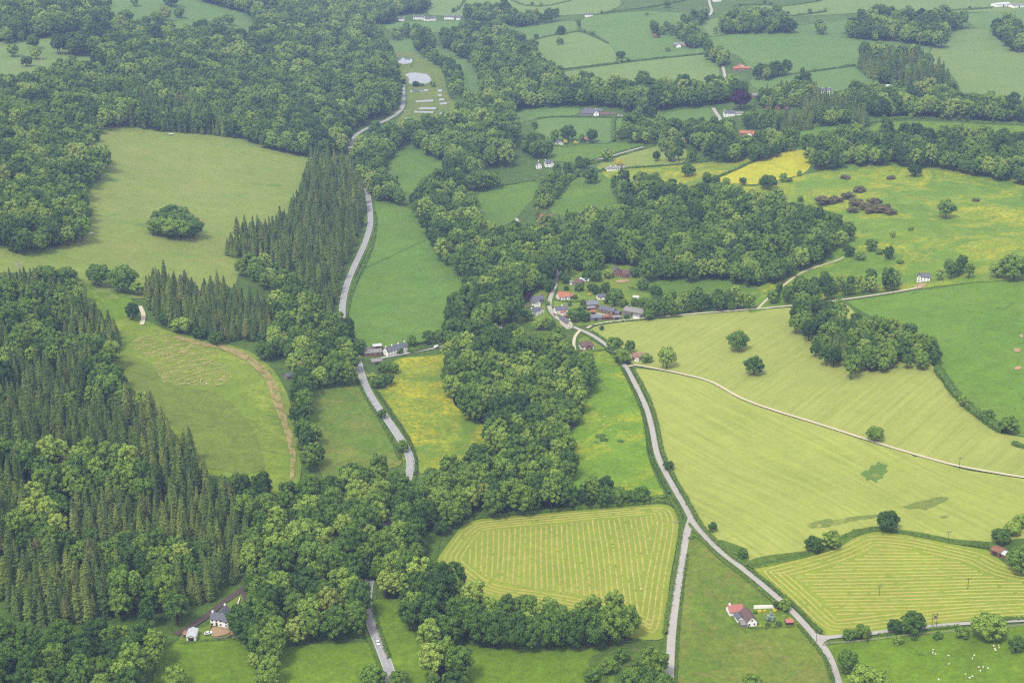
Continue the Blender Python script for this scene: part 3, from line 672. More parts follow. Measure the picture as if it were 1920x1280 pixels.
if True:
    ribbon("road_verge", A1, 9.0, BANK, .42)["label"] = "grassy verges of the main road"
    main = road("road", A1, 4.9, "asphalt", "main road curving down the valley between woods and meadows", .56)
    for off in (-2.2, 2.2):
        ribbon("edge_line", A1, .2, MATS["white_line"], .585, parent=main, offset=off)
    W = resample(ground(smooth_open(widen(A1), 3)), 2.0)
    i = 0
    V, F = [], []
    while i + 3 < len(W):
        seg = W[i:i + 3]
        T = seg[2, :2] - seg[0, :2]; T /= np.linalg.norm(T); Nn = np.array([-T[1], T[0]]) * .1
        k = len(V)
        for a in (0, 2):
            for s in (-1, 1):
                q = seg[a, :2] + s * Nn
                V.append((q[0], q[1], hgt(seg[a, 0], seg[a, 1]) + .59))
        F.append((k, k + 1, k + 3, k + 2)); i += 4
    cl = link("centre_line", mesh_of("centre_line", V, F, "white_line"), None, main); cl["kind"] = "stuff"
    ribbon("road_verge", LANE, 6.6, BANK, .4)["label"] = "grassy verges of the winding lane"
    ribbon("road_verge", LOWER, 7.0, BANK, .42)["label"] = "grassy verges of the straight lower lane"
    road("road", LANE, 3.3, "lane_tarmac", "pale winding lane climbing past the crop fields into the village", .54)
    road("road", LOWER, 3.7, "lane_tarmac", "straight lower lane forking off beside the striped hayfield", .57)
    road("road", SIDE, 2.6, "lane_tarmac", "side lane running below the curved hayfield", .56)
    sheet("road_junction", [(1287, 957), (1296, 966), (1306, 986), (1318, 1002), (1303, 999), (1296, 992), (1286, 1008), (1280, 1018), (1284, 985)], MATS["lane_tarmac"], "splayed road junction where the two lanes part", lift=.48, smooth=1, res=4)
    sheet("road_junction", [(1524, 1186), (1540, 1192), (1562, 1192), (1560, 1198), (1546, 1203), (1540, 1210), (1530, 1203)], MATS["lane_tarmac"], "splayed mouth of the side lane", lift=.48, res=4)
    road("track", [(1177, 688), (1187, 684), (1240, 694), (1280, 702), (1330, 714), (1357, 729), (1387, 747), (1440, 767), (1540, 797), (1630, 827), (1723, 855), (1813, 880), (1925, 922)], 2.3, "stony_track", "stony farm track dividing the two pale crop fields", .62)
    road("track", [(1100, 616), (1120, 607), (1200, 598), (1280, 591), (1380, 583), (1480, 575), (1580, 563), (1663, 551), (1720, 541), (1728, 538)], 2.4, "stony_track", "earth track leading to the small white house", .62)
    road("track", [(1088, 620), (1078, 630), (1075, 645), (1078, 658)], 2.2, "stony_track", "drive from the lane to the brick bungalow", .6)
    road("track", [(967, 567), (955, 580), (945, 595), (940, 608), (930, 640), (880, 640), (840, 648), (770, 662), (715, 672)], 3.0, "lane_tarmac", "narrow lane down through the river wood", .5)
    road("track", [(1420, 580), (1440, 560), (1470, 535), (1500, 512), (1540, 498), (1568, 490), (1582, 483)], 1.8, "stony_track", "faint path climbing the flowery hill", .5)
    road("track", [(990, 470), (978, 440), (972, 420), (968, 410)], 3.2, "lane_tarmac", "lane emerging above the river wood", .5)
    road("track", [(1068, 320), (1092, 305), (1110, 301), (1127, 299), (1165, 288), (1207, 276)], 3.0, "lane_tarmac", "upper lane crossing between small fields", .5)
    road("track", [(1337, 203), (1342, 212), (1350, 222), (1351, 234)], 4.5, "lane_tarmac", "grey drive beside the white hillside house", .5)
    road("track", [(1355, 125), (1358, 138), (1361, 152), (1360, 160)], 3.5, "lane_tarmac", "steep lane below the red-roofed far cottage", .5)
    road("track", [(1602, 236), (1608, 243), (1615, 250), (1620, 253)], 3.0, "stony_track", "short stony track by the flowery corner field", .5)
    road("track", [(262, 575), (270, 590), (268, 602), (266, 610)], 3.0, "stony_track", "stony gateway at the head of the worn meadow", .6)
    road("track", [(330, 1190), (355, 1178), (385, 1158), (412, 1135), (440, 1116), (455, 1105), (470, 1095)], 3.4, "dark_track", "dark drive curving past the white farmhouse", .55)
    road("track", [(455, 1108), (462, 1125), (464, 1145), (466, 1165)], 2.6, "dark_track", "dark path beside the farmhouse lawn", .6)
    road("track", [(1330, 30), (1336, 22), (1330, 8), (1322, -4)], 4.0, "lane_tarmac", "far hill lane near the skyline", .5)
    sheet("yard", [(1115, 586), (1135, 590), (1152, 594), (1166, 584), (1168, 594), (1150, 600), (1130, 598), (1115, 594)], MATS["yard_concrete"], "pale concrete yard among the farm sheds", lift=.5, res=5)
    sheet("yard", [(393, 1176), (432, 1178), (432, 1190), (400, 1196), (394, 1190)], MATS["bare_earth"], "bare brown terrace in front of the farmhouse", lift=.6, res=5)
    sheet("yard", [(1718, 532), (1740, 532), (1732, 540), (1714, 545)], MATS["bare_earth"], "sandy forecourt of the small white house", lift=.55, res=5)
    for P in ([(1900, 690), (1912, 686), (1917, 692), (1904, 696)], [(1898, 655), (1908, 653), (1916, 659), (1904, 662)], [(1911, 629), (1918, 627), (1918, 635), (1913, 634)]):
        sheet("bare_patch", P, MATS["bare_earth"], "sandy bare scrape in the green hill pasture", lift=.5, res=6)
    sheet("bare_patch", [(1150, 528), (1170, 524), (1185, 527), (1165, 532)], MATS["bare_earth"], "bare earth by the brick house", lift=.5, res=6)
ribbon("ditch", [(683, 503), (720, 487), (760, 468), (797, 450)], 2.6, LUSH, .5)["label"] = "damp dark ditch line across the long green field"

# ------------------------------------------------------------------ water
def basin(name, P, lab, bank):
    """level water held by a grassy dam on its downhill side"""
    W = ground(P); zc = W[:, 2].max() + .2
    n = len(W)
    o = link(name, mesh_of(name, np.c_[W[:, :2], np.full(n, zc)], [tuple(range(n))], "pond_water"))
    tag(o, lab, kind="structure")
    c = W[:, :2].mean(0); d = W[:, :2] - c; d /= np.linalg.norm(d, axis=1)[:, None]
    O = W[:, :2] + d * bank; M_ = W[:, :2] + d * .8
    V = list(np.c_[W[:, :2], np.full(n, zc - .15)]) + list(np.c_[M_, np.full(n, zc + .35)]) + list(np.c_[O, hgt(O[:, 0], O[:, 1]) - .3])
    F = [(k * n + i, k * n + (i + 1) % n, (k + 1) * n + (i + 1) % n, (k + 1) * n + i) for k in range(2) for i in range(n)]
    dm = link(name + "_dam", mesh_of(name + "_dam", V, F, FISHG)); tag(dm, "grassy dam round the " + lab, kind="structure")
for lab, P in (("upper pond shining white among conifers", [(738, 107), (770, 107), (775, 122), (757, 126), (747, 123)]),
               ("larger round pond reflecting the sky", [(757, 141), (770, 136), (800, 137), (809, 150), (807, 159), (783, 163), (765, 160), (768, 148)])):
    basin("pond", smooth_closed(P, 2), lab, 9.0)
def tank(P, lab):
    basin("fish_pond", P, lab, 3.0)
for P in ([(769, 169), (803, 168), (803, 173), (769, 174)], [(820, 168), (830, 168), (829, 174), (821, 174)], [(820, 177), (828, 176), (829, 182), (821, 182)],
          [(822, 185), (831, 184), (834, 190), (824, 191)], [(823, 193), (838, 192), (840, 197), (826, 198)], [(778, 189), (812, 187), (813, 193), (780, 194)],
          [(788, 201), (820, 202), (816, 208), (784, 207)], [(777, 208), (814, 210), (811, 215), (776, 213)], [(820, 217), (832, 207), (840, 208), (836, 215)],
          [(841, 205), (848, 206), (852, 212), (845, 212)], [(808, 226), (818, 220), (824, 221), (814, 227)], [(760, 221), (773, 220), (772, 224), (758, 225)], [(757, 226), (774, 226), (772, 230), (756, 231)]):
    tank(P, "pale rectangular fish pond among grass banks")
o = ribbon("river", [(795, 240), (840, 300), (830, 345), (880, 420), (905, 500), (900, 560), (880, 620), (858, 680), (855, 725), (857, 745), (862, 765), (900, 790), (950, 798), (985, 806), (960, 850), (880, 900), (800, 930), (762, 980), (765, 1040), (778, 1100), (805, 1170), (838, 1230), (850, 1290)], 7.0, MATS["river_water"], .35)
tag(o, "dark shaded river winding through the wood", kind="structure")

# ================================================================== trees
KL = 1.2
leaf_mat("broad_leaf", [(.04, C(54, 80, 38, KL)), (.26, C(72, 102, 40, KL)), (.48, C(94, 124, 46, KL)), (.68, C(118, 146, 54, KL)), (.84, C(148, 172, 72, KL)), (1.0, C(128, 134, 66, KL))])
leaf_mat("spruce_needle", [(.0, C(66, 88, 46, KL)), (.5, C(90, 112, 50, KL)), (.85, C(118, 134, 58, KL)), (1.0, C(136, 140, 66, KL))], transl=.1)
leaf_mat("pine_needle", [(.0, C(82, 96, 50, KL)), (.6, C(104, 112, 58, KL)), (1.0, C(128, 126, 70, KL))], transl=.1)
leaf_mat("copper_leaf", [(.0, C(58, 34, 62, KL)), (1.0, C(70, 40, 72, KL))], False)
leaf_mat("hedge_leaf", [(.0, C(66, 92, 36, KL)), (.5, C(84, 110, 42, KL)), (1.0, C(106, 130, 50, KL))])
leaf_mat("brown_scrub", [(.0, C(96, 92, 66, KL)), (1.0, C(112, 104, 72, KL))], False)
leaf_mat("yellow_shrub", [(.0, C(198, 186, 52, KL)), (1.0, C(214, 198, 60, KL))], False)
leaf_mat("grey_shrub", [(.0, C(136, 158, 140, KL)), (1.0, C(146, 166, 146, KL))], False)
plain_mat("bark", C(96, 84, 70), C(74, 64, 54), 1.5)
plain_mat("pine_bark", C(116, 98, 84), C(94, 80, 68), 1.5)
plain_mat("dead_wood", C(236, 230, 220), C(200, 192, 180), 1.0)

def limbs(mb, h0, h1, reach, n, r0, seed):
    rd = random.Random(seed)
    mb.tube([(0, 0, -.8), (0, 0, h0 * .5), (rd.uniform(-.2, .2), rd.uniform(-.2, .2), h0), (rd.uniform(-.5, .5), rd.uniform(-.5, .5), h1)], [r0 * 1.25, r0, r0 * .85, r0 * .2], 7)
    for i in range(n):
        a = i * 2 * math.pi / n + rd.uniform(-.4, .4)
        z = h0 * rd.uniform(.7, 1.1); r = reach * rd.uniform(.7, 1)
        mb.tube([(0, 0, z), (math.cos(a) * r * .5, math.sin(a) * r * .5, z + (h1 - z) * .35), (math.cos(a) * r, math.sin(a) * r, z + (h1 - z) * rd.uniform(.5, .75))], [r0 * .5, r0 * .32, r0 * .08], 5)

def broad(seed, H=14.5, RX=5.3, base=3.2, nl=20, ncard=1500, leaf="broad_leaf", size=(.55, 1.05), lob=(.3, .46)):
    """crown of overlapping leafy lobes with gaps between; returns crown mesh, trunk mesh"""
    rg = np.random.default_rng(seed)
    cz = (H + base) / 2; RZ = (H - base) / 2
    C0, Rr = [], []
    for i in range(nl):
        u = -0.72 + 1.67 * (i + .5) / nl
        th = i * 2.39996 + rg.uniform(-.5, .5)
        u = min(u, .97)
        s = math.sqrt(max(0, 1 - u * u))
        k = rg.uniform(.6, .84)
        C0.append((math.cos(th) * s * RX * k, math.sin(th) * s * RX * k, cz + u * RZ * k * 1.06))
        Rr.append(rg.uniform(*lob) * RX * (1.0 if u > -.2 else .85))
    C0 = np.array(C0); Rr = np.array(Rr)
    mb = MB()
    for c, r in zip(C0, Rr):
        V = ICO1[0] * (r * .84) * rg.uniform(.85, 1.12, (len(ICO1[0]), 1)) * np.array([1, 1, .9]) + c
        mb.add(V, ICO1[1])
    mb.add(ICO1[0] * np.array([RX * .5, RX * .5, RZ * .55]) + np.array([0, 0, cz]), ICO1[1])
    w = Rr ** 2 / (Rr ** 2).sum()
    P, N = [], []
    while len(P) < ncard:
        j = rg.choice(len(C0), p=w)
        d = rg.normal(0, 1, 3); d /= np.linalg.norm(d)
        if d[2] < -.45: continue
        p = C0[j] + d * Rr[j] * rg.uniform(.86, 1.08) * np.array([1, 1, .9])
        dd = np.linalg.norm(C0 - p, axis=1) / Rr
        if (dd < .78).any(): continue
        P.append(p); N.append(d)
    V, F = cards(np.array(P), np.array(N), rg.uniform(*size, ncard))
    mb.add(V, F)
    tr = MB(); limbs(tr, base + 1.6, H * .8, RX * .6, 5, .32, seed)
    return mb.mesh("crown", leaf), tr.mesh("trunk", "bark")

def spruce(seed, H=17.0, RB=2.6, base=1.2, leaf="spruce_needle", tiers=17, bark="bark", top=.0):
    rg = np.random.default_rng(seed)
    mb = MB()
    n = 9
    # dark heart of the crown
    zs = np.array([base, base + (H - base) * .35, base + (H - base) * .7, H - .6]); rs = np.array([RB * .62, RB * .5, RB * .26, .03])
    mb.tube(np.c_[np.zeros(4), np.zeros(4), zs], rs, 7)
    V, F = [], []
    for t in range(tiers):
        f = (t + rg.uniform(-.25, .25)) / tiers
        f = min(max(f, 0), 1)
        z = base + (H - base) * f
        r = RB * (1 - f) ** .85 * (1.0 if f > .12 else .8) + .18
        m = max(4, int(n * (1 - f * .5)))
        for i in range(m):
            a = (i + rg.uniform(-.35, .35)) * 2 * math.pi / m + t * .7
            rr = r * rg.uniform(.72, 1.15)
            dr = rr * rg.uniform(.25, .5)
            wd = rr * rg.uniform(.3, .46)
            ca, sa = math.cos(a), math.sin(a)
            px, py = -sa * wd, ca * wd
            k = len(V)
            V += [(0, 0, z + .3), (ca * rr * .6 + px, sa * rr * .6 + py, z - dr * .35), (ca * rr, sa * rr, z - dr + rg.uniform(0, .3)), (ca * rr * .6 - px, sa * rr * .6 - py, z - dr * .35), (ca * rr * .55, sa * rr * .55, z + .12 * rr)]
            F += [(k, k + 1, k + 4), (k + 1, k + 2, k + 4), (k + 2, k + 3, k + 4), (k + 3, k, k + 4)]
    mb.add(V, F)
    ng = 260
    f = rg.uniform(0, 1, ng) ** 1.3 * .97
    a = rg.uniform(0, 2 * math.pi, ng); r = (RB * (1 - f) ** .85 + .15) * rg.uniform(.55, .98, ng)
    P = np.c_[np.cos(a) * r, np.sin(a) * r, base + (H - base) * f + rg.uniform(-.2, .3, ng)]
    N = np.c_[np.cos(a), np.sin(a), np.full(ng, .6)]
    V, F = cards(P, N, rg.uniform(.35, .75, ng), .5)
    mb.add(V, F)
    tr = MB(); tr.tube([(0, 0, -.8), (0, 0, base), (0, 0, H - 1)], [.24, .2, .03], 6)
    return mb.mesh("crown", leaf), tr.mesh("trunk", bark)

BROAD = [broad(100 + i, H=[14.5, 13, 16, 15, 12.5, 17, 14, 15.5][i], RX=[5.4, 5.0, 5.2, 5.9, 5.0, 5.0, 4.6, 5.6][i], base=[1.5, 1.3, 1.9, 1.4, 1.2, 2.2, 1.6, 1.5][i], nl=[30, 26, 36, 32, 24, 38, 28, 40][i], lob=[(.2, .33), (.22, .37), (.18, .31), (.2, .32), (.22, .38), (.16, .3), (.2, .34), (.16, .28)][i], ncard=1900, size=(.45, .9)) for i in range(8)]
SPRUCE = [spruce(200 + i, H=[15.5, 14, 16.5, 14.5, 12.5][i], RB=[2.9, 2.6, 2.8, 3.2, 2.7][i]) for i in range(5)]
PINE = [spruce(300 + i, H=[16, 15][i], RB=2.9, base=[6.5, 5][i], leaf="pine_needle", tiers=9, bark="pine_bark") for i in range(2)]
CONIF = SPRUCE + PINE

def whole(meshes, name):
    """crown and trunk as one mesh for the mass planting of the woods"""
    bm = bmesh.new()
    bm.from_mesh(meshes[0]); n0 = len(bm.faces)
    bm.from_mesh(meshes[1])
    bm.faces.ensure_lookup_table()
    for f in bm.faces[n0:]: f.material_index = 1
    me = bpy.data.meshes.new(name); bm.to_mesh(me); bm.free()
    me.materials.append(meshes[0].materials[0]); me.materials.append(meshes[1].materials[0])
    return me

# ------------------------------------------------------------------ planting the woods
def plant_grid(sp, seed):
    rg = np.random.default_rng(seed)
    ys = np.arange(430, 3350, sp)
    X, Y = [], []
    for j, y in enumerate(ys):
        w = .43 * y + 60
        xs = np.arange(-w, w, sp) + (sp / 2 if j % 2 else 0)
        X.append(xs); Y.append(np.full(len(xs), y))
    X = np.concatenate(X); Y = np.concatenate(Y)
    X = X + rg.uniform(-.42, .42, len(X)) * sp; Y = Y + rg.uniform(-.42, .42, len(Y)) * sp
    return X, Y, rg

_polys = [widen(smooth_closed(np.array(w[2], float), 1)) for w in WOODS]
_clear = [np.array(c, float) for c in CLEARINGS]

def road_mask(x, y, P, d):
    W = resample(ground(smooth_open(widen(P), 2)), 4.0)[:, :2]
    m = np.zeros(len(x), bool)
    for q in W: m |= (x - q[0]) ** 2 + (y - q[1]) ** 2 < d * d
    return m

def plant(sp, seed, conifer, hgt_tree):
    X, Y, rg = plant_grid(sp, seed)
    Z = hgt(X, Y)
    u0, v0 = image_of(X, Y, Z + .6)
    wid = np.full(len(X), -1)
    for k, w in enumerate(WOODS):
        if conifer and w[0] == "B": continue
        if not conifer and w[0] == "C":
            pass
        s = w[3]
        u1, v1 = image_of(X, Y, Z + hgt_tree * s * .8)
        m = (wid < 0) & inside(u0, v0, _polys[k]) & inside(u1, v1, _polys[k])
        if w[0] in "Mm":
            f = vnoise(X, Y, 34) * .75 + vnoise(X + 300, Y, 11) * .25
            t = .6 if w[0] == 'M' else .4
            m &= (f < t) if conifer else (f > t - .025)
        if not conifer and w[0] == "C":       # reserve the ground for the conifers
            wid[m] = -2; continue
        wid[m] = k
    for c in _clear:
        wid[inside(u0, v0, c)] = -1
    sel = wid >= 0
    X, Y, Z, wid = X[sel], Y[sel], Z[sel], wid[sel]
    for P, d in ((A1[:8], 3.4), (A1[7:11], 1.8), (A1[10:17], 3.4), (A1[16:20], 1.8), (A1[19:27], 3.4), (A1[26:32], 1.5), (A1[31:], 3.6), (LANE, 3.6), (LOWER, 4.5)):
        k = ~road_mask(X, Y, P, d); X, Y, Z, wid = X[k], Y[k], Z[k], wid[k]
    far = 1 + .32 * sstep((np.hypot(X, Y) - 950) / 900)          # the tall old trees stand up the valley
    k = rg.random(len(X)) < 1.12 / far ** 1.7
    X, Y, Z, wid, far = X[k], Y[k], Z[k], wid[k], far[k]
    n = len(X)
    sc = far * np.array([WOODS[k][3] for k in wid]) * rg.normal(1.06, .23 if conifer else .18, n).clip(.55, 1.5)
    sz = sc * rg.uniform(.9, 1.12, n)
    return dict(x=X, y=Y, z=Z, w=wid, s=sc, sz=sz, rot=rg.uniform(0, 2 * math.pi, n), i=None, rg=rg)

def make_stuff(name, T, protos, label):
    me = bpy.data.meshes.new(name)
    n = len(T["x"])
    me.vertices.add(n)
    me.vertices.foreach_set("co", np.stack([T["x"], T["y"], T["z"]], 1).astype(np.float32).ravel())
    a = me.attributes.new("pick", 'INT', 'POINT'); a.data.foreach_set("value", T["i"].astype(np.int32))
    a = me.attributes.new("turn", 'FLOAT_VECTOR', 'POINT'); a.data.foreach_set("vector", np.c_[np.zeros(n), np.zeros(n), T["rot"]].astype(np.float32).ravel())
    a = me.attributes.new("size", 'FLOAT_VECTOR', 'POINT'); a.data.foreach_set("vector", np.c_[T["s"], T["s"], T["sz"]].astype(np.float32).ravel())
    o = link(name, me)
    ng = bpy.data.node_groups.new(name, 'GeometryNodeTree')
    ng.interface.new_socket("Geometry", in_out='INPUT', socket_type='NodeSocketGeometry')
    ng.interface.new_socket("Geometry", in_out='OUTPUT', socket_type='NodeSocketGeometry')
    gi = ng.nodes.new("NodeGroupInput"); go = ng.nodes.new("NodeGroupOutput")
    iop = ng.nodes.new("GeometryNodeInstanceOnPoints")
    jn = ng.nodes.new("GeometryNodeJoinGeometry")
    g2i = ng.nodes.new("GeometryNodeGeometryToInstance")
    for k in range(len(protos) - 1, -1, -1):
        src = bpy.data.objects.new("tree_model", protos[k])       # never linked to the scene: only lends its mesh
        oi = ng.nodes.new("GeometryNodeObjectInfo"); oi.inputs["Object"].default_value = src
        ng.links.new(oi.outputs["Geometry"], g2i.inputs[0])
    def attr(nm, t):
        nd = ng.nodes.new("GeometryNodeInputNamedAttribute"); nd.data_type = t; nd.inputs["Name"].default_value = nm
        return nd.outputs[0]
    ng.links.new(g2i.outputs[0], iop.inputs["Instance"])
    iop.inputs["Pick Instance"].default_value = True
    ng.links.new(gi.outputs[0], iop.inputs["Points"])
    ng.links.new(attr("pick", 'INT'), iop.inputs["Instance Index"])
    e2r = ng.nodes.new("FunctionNodeEulerToRotation")
    ng.links.new(attr("turn", 'FLOAT_VECTOR'), e2r.inputs[0])
    ng.links.new(e2r.outputs[0], iop.inputs["Rotation"])
    ng.links.new(attr("size", 'FLOAT_VECTOR'), iop.inputs["Scale"])
    ng.links.new(iop.outputs[0], go.inputs[0])
    md = o.modifiers.new("planting", 'NODES'); md.node_group = ng
    tag(o, label, None, None, "stuff")
    return o

def tree(name, loc, meshes, s, sz, rot, label, group=None, cat="tree", crown_mat=None):
    r = empty(name, loc, rot)
    r.scale = (s, s, sz)
    c = link("crown", meshes[0], None, r)
    if crown_mat:
        c.material_slots[0].link = 'OBJECT'; c.material_slots[0].material = MATS[crown_mat]
    link("trunk", meshes[1], None, r)
    tag(r, label, cat, group)
    return r

ALIAS = {"river wood between the worn meadow and the striped hayfield": "river wood", "big spruce wood beside the worn meadow": "big spruce wood",
         "leafy wood below the big spruce wood": "lower leafy wood", "belt of tall trees along the foot of the striped hayfield": "belt below the striped hayfield"}
MARKS = [("near the white farmhouse", 410, 1150), ("near the narrow green paddock", 725, 1150), ("above the olive paddock", 610, 1195), ("at the worn meadow's pointed foot", 530, 930),
         ("below the small rough pasture", 660, 890), ("beside the buttercup meadow", 860, 860), ("above the striped hayfield's hedge", 1000, 955), ("beside the rough scrub", 770, 1015),
         ("beside the hidden lower road", 695, 1070), ("above the smooth green meadow", 920, 1205), ("where the farmhouse drive climbs", 455, 1080), ("beside the buttercup lane pasture", 1075, 870),
         ("along the worn meadow's long edge", 330, 810), ("beside the farmhouse's lower paddock", 310, 1225), ("halfway down the wooded slope", 160, 960), ("high on the wooded slope", 90, 780),
         ("deep in the middle of the valley", 590, 1030), ("at the hayfield's lane corner", 1150, 1170), ("under the striped hayfield's middle", 1020, 1140), ("near the foot of the slope", 200, 1100)]
MX = np.array([(m[1], m[2]) for m in MARKS], float)

def woods(T, protos, name, stuffname, stufflabel, what, nmax):
    n = len(T["x"])
    T["i"] = T["rg"].integers(0, len(protos), n) if name == "broadleaf_tree" else np.where(T["rg"].random(n) < .95, T["rg"].integers(0, 5, n), T["rg"].integers(5, 7, n))
    u, v = image_of(T["x"], T["y"], T["z"] + 8)
    d = np.sqrt(T["x"] ** 2 + T["y"] ** 2) / T["s"]
    d[(u < 15) | (u > 1905) | (v < 15) | (v > 1265)] = 1e9
    order = np.argsort(d)
    near = order[:nmax]
    for k in near:
        w = WOODS[T["w"][k]]
        mk = MARKS[int(np.argmin(np.hypot(MX[:, 0] - u[k], MX[:, 1] - v[k])))][0]
        al = ALIAS.get(w[1])
        tree(name, (T["x"][k], T["y"][k], T["z"][k] - .1), protos[T["i"][k]], T["s"][k], T["sz"][k], T["rot"][k],
             what + " in the " + (al + ", " + mk if al else w[1]), "trees of the " + (al + " " + mk if al else w[1]))
    rest = order[nmax:]
    make_stuff(stuffname, {q: T[q][rest] for q in ("x", "y", "z", "s", "sz", "rot", "i")}, [whole(m, "tree_model") for m in protos], stufflabel)
    return n

TB = plant(8.3, 21, False, 14.5)
TC = plant(5.2, 22, True, 15)
nb = woods(TB, BROAD, "broadleaf_tree", "broadleaf_woodland", "broadleaved woodland clothing the valley sides and river", "round-crowned broadleaved tree", 290)
nc = woods(TC, CONIF, "conifer_tree", "spruce_woodland", "dark spruce woodland and plantations on the valley side", "pointed conifer", 290)
print("trees", nb, nc)

# ================================================================== hay lying in rows
def hay_mat():
    m, nt, b = new_mat("cut_hay")
    p = worldpos(nt)
    c = mix(nt, rng(nt, nz(nt, p, .016, 3, .6), .38, .62), C(214, 210, 116), C(206, 186, 104))
    c = mix(nt, rng(nt, nz(nt, p, .5, 4, .7), .35, .65), c, C(200, 200, 100))
    nt.links.new(c, b.inputs["Base Color"])
hay_mat()

def inset(W, d):
    T = np.roll(W, -1, 0) - np.roll(W, 1, 0)
    T /= np.linalg.norm(T, axis=1)[:, None] + 1e-9
    N = np.stack([-T[:, 1], T[:, 0]], 1)
    A = .5 * np.sum(W[:, 0] * np.roll(W[:, 1], -1) - np.roll(W[:, 0], -1) * W[:, 1])
    Q = W + N * (d if A > 0 else -d)
    for _ in range(2): Q = (np.roll(Q, 1, 0) + 2 * Q + np.roll(Q, -1, 0)) / 4
    return Q

def windrows(poly, loops, gap, direction, field_label, bend=0.0, wid=1.0):
    W = ground(smooth_closed(widen(poly), 2))[:, :2]
    W = resample(np.vstack([W, W[:1]]), 4.0)[:-1]
    lines = []
    for k in range(loops):
        Q = inset(W, 2.2 + k * gap)
        lines.append(np.vstack([Q, Q[:1]]))
    I = inset(W, 2.2 + loops * gap - gap * .3)
    d = np.array(direction, float); d /= np.linalg.norm(d); nrm = np.array([-d[1], d[0]])
    c = I.mean(0); ext = np.abs((I - c) @ nrm).max() + 5; L = np.abs((I - c) @ d).max() + 5
    s = np.arange(-L, L, 2.2)
    for o in np.arange(-ext - 20, ext + 20, gap):
        wob = RNG.uniform(-.15, .15)
        P = c + d * s[:, None] + nrm * (o + wob + bend * (s / L) ** 2 + .35 * np.sin(s * .05 + o * .1))[:, None]
        m = inside(P[:, 0], P[:, 1], I)
        i = 0
        while i < len(m):
            if m[i]:
                j = i
                while j < len(m) and m[j]: j += 1
                if j - i > 3: lines.append(P[i:j])
                i = j
            else: i += 1
    V, F = [], []
    for P in lines:
        P = resample(P, 1.8)
        T = np.gradient(P, axis=0); T /= np.linalg.norm(T, axis=1)[:, None] + 1e-9
        N = np.stack([-T[:, 1], T[:, 0]], 1)
        w = wid * .5 * RNG.uniform(.6, 1.25, len(P)); hh = RNG.uniform(.18, .42, len(P))
        z = hgt(P[:, 0], P[:, 1]) + .36
        k = len(V); n = len(P)
        V += list(np.c_[P - N * w[:, None], z]); V += list(np.c_[P + N * RNG.uniform(-.12, .12, (n, 1)), z + hh]); V += list(np.c_[P + N * w[:, None], z])
        for i in range(n - 1):
            if vnoise(P[i, 0], P[i, 1], 2.3) < .12: continue
            F.append((k + i, k + i + 1, k + n + i + 1, k + n + i)[::-1]); F.append((k + n + i, k + n + i + 1, k + 2 * n + i + 1, k + 2 * n + i)[::-1])
    o = link("hay_windrows", mesh_of("hay_windrows", V, F, "cut_hay"))
    tag(o, field_label, None, None, "stuff")

windrows([(818, 1053), (840, 1022), (867, 986), (893, 976), (1057, 961), (1240, 947), (1260, 952), (1272, 970), (1270, 1003), (1254, 1086), (1243, 1198), (1207, 1190), (1150, 1160), (1000, 1130), (900, 1118), (850, 1080)], 4, 2.75, ground([(1010, 1120)])[0, :2] - ground([(1008, 1000)])[0, :2], "pale rows of cut hay in the straight-striped hayfield", 0)
windrows([(1412, 1066), (1440, 1062), (1510, 1044), (1580, 1022), (1613, 1002), (1640, 999), (1713, 1006), (1780, 1022), (1853, 1036), (1890, 1066), (1925, 1084), (1925, 1150), (1830, 1161), (1747, 1169), (1640, 1182), (1577, 1190), (1547, 1188), (1515, 1160), (1480, 1124)], 4, 2.9, ground([(1820, 1105)])[0, :2] - ground([(1560, 1105)])[0, :2], "curving rows of cut hay in the hayfield behind the roadside hedge", -9)

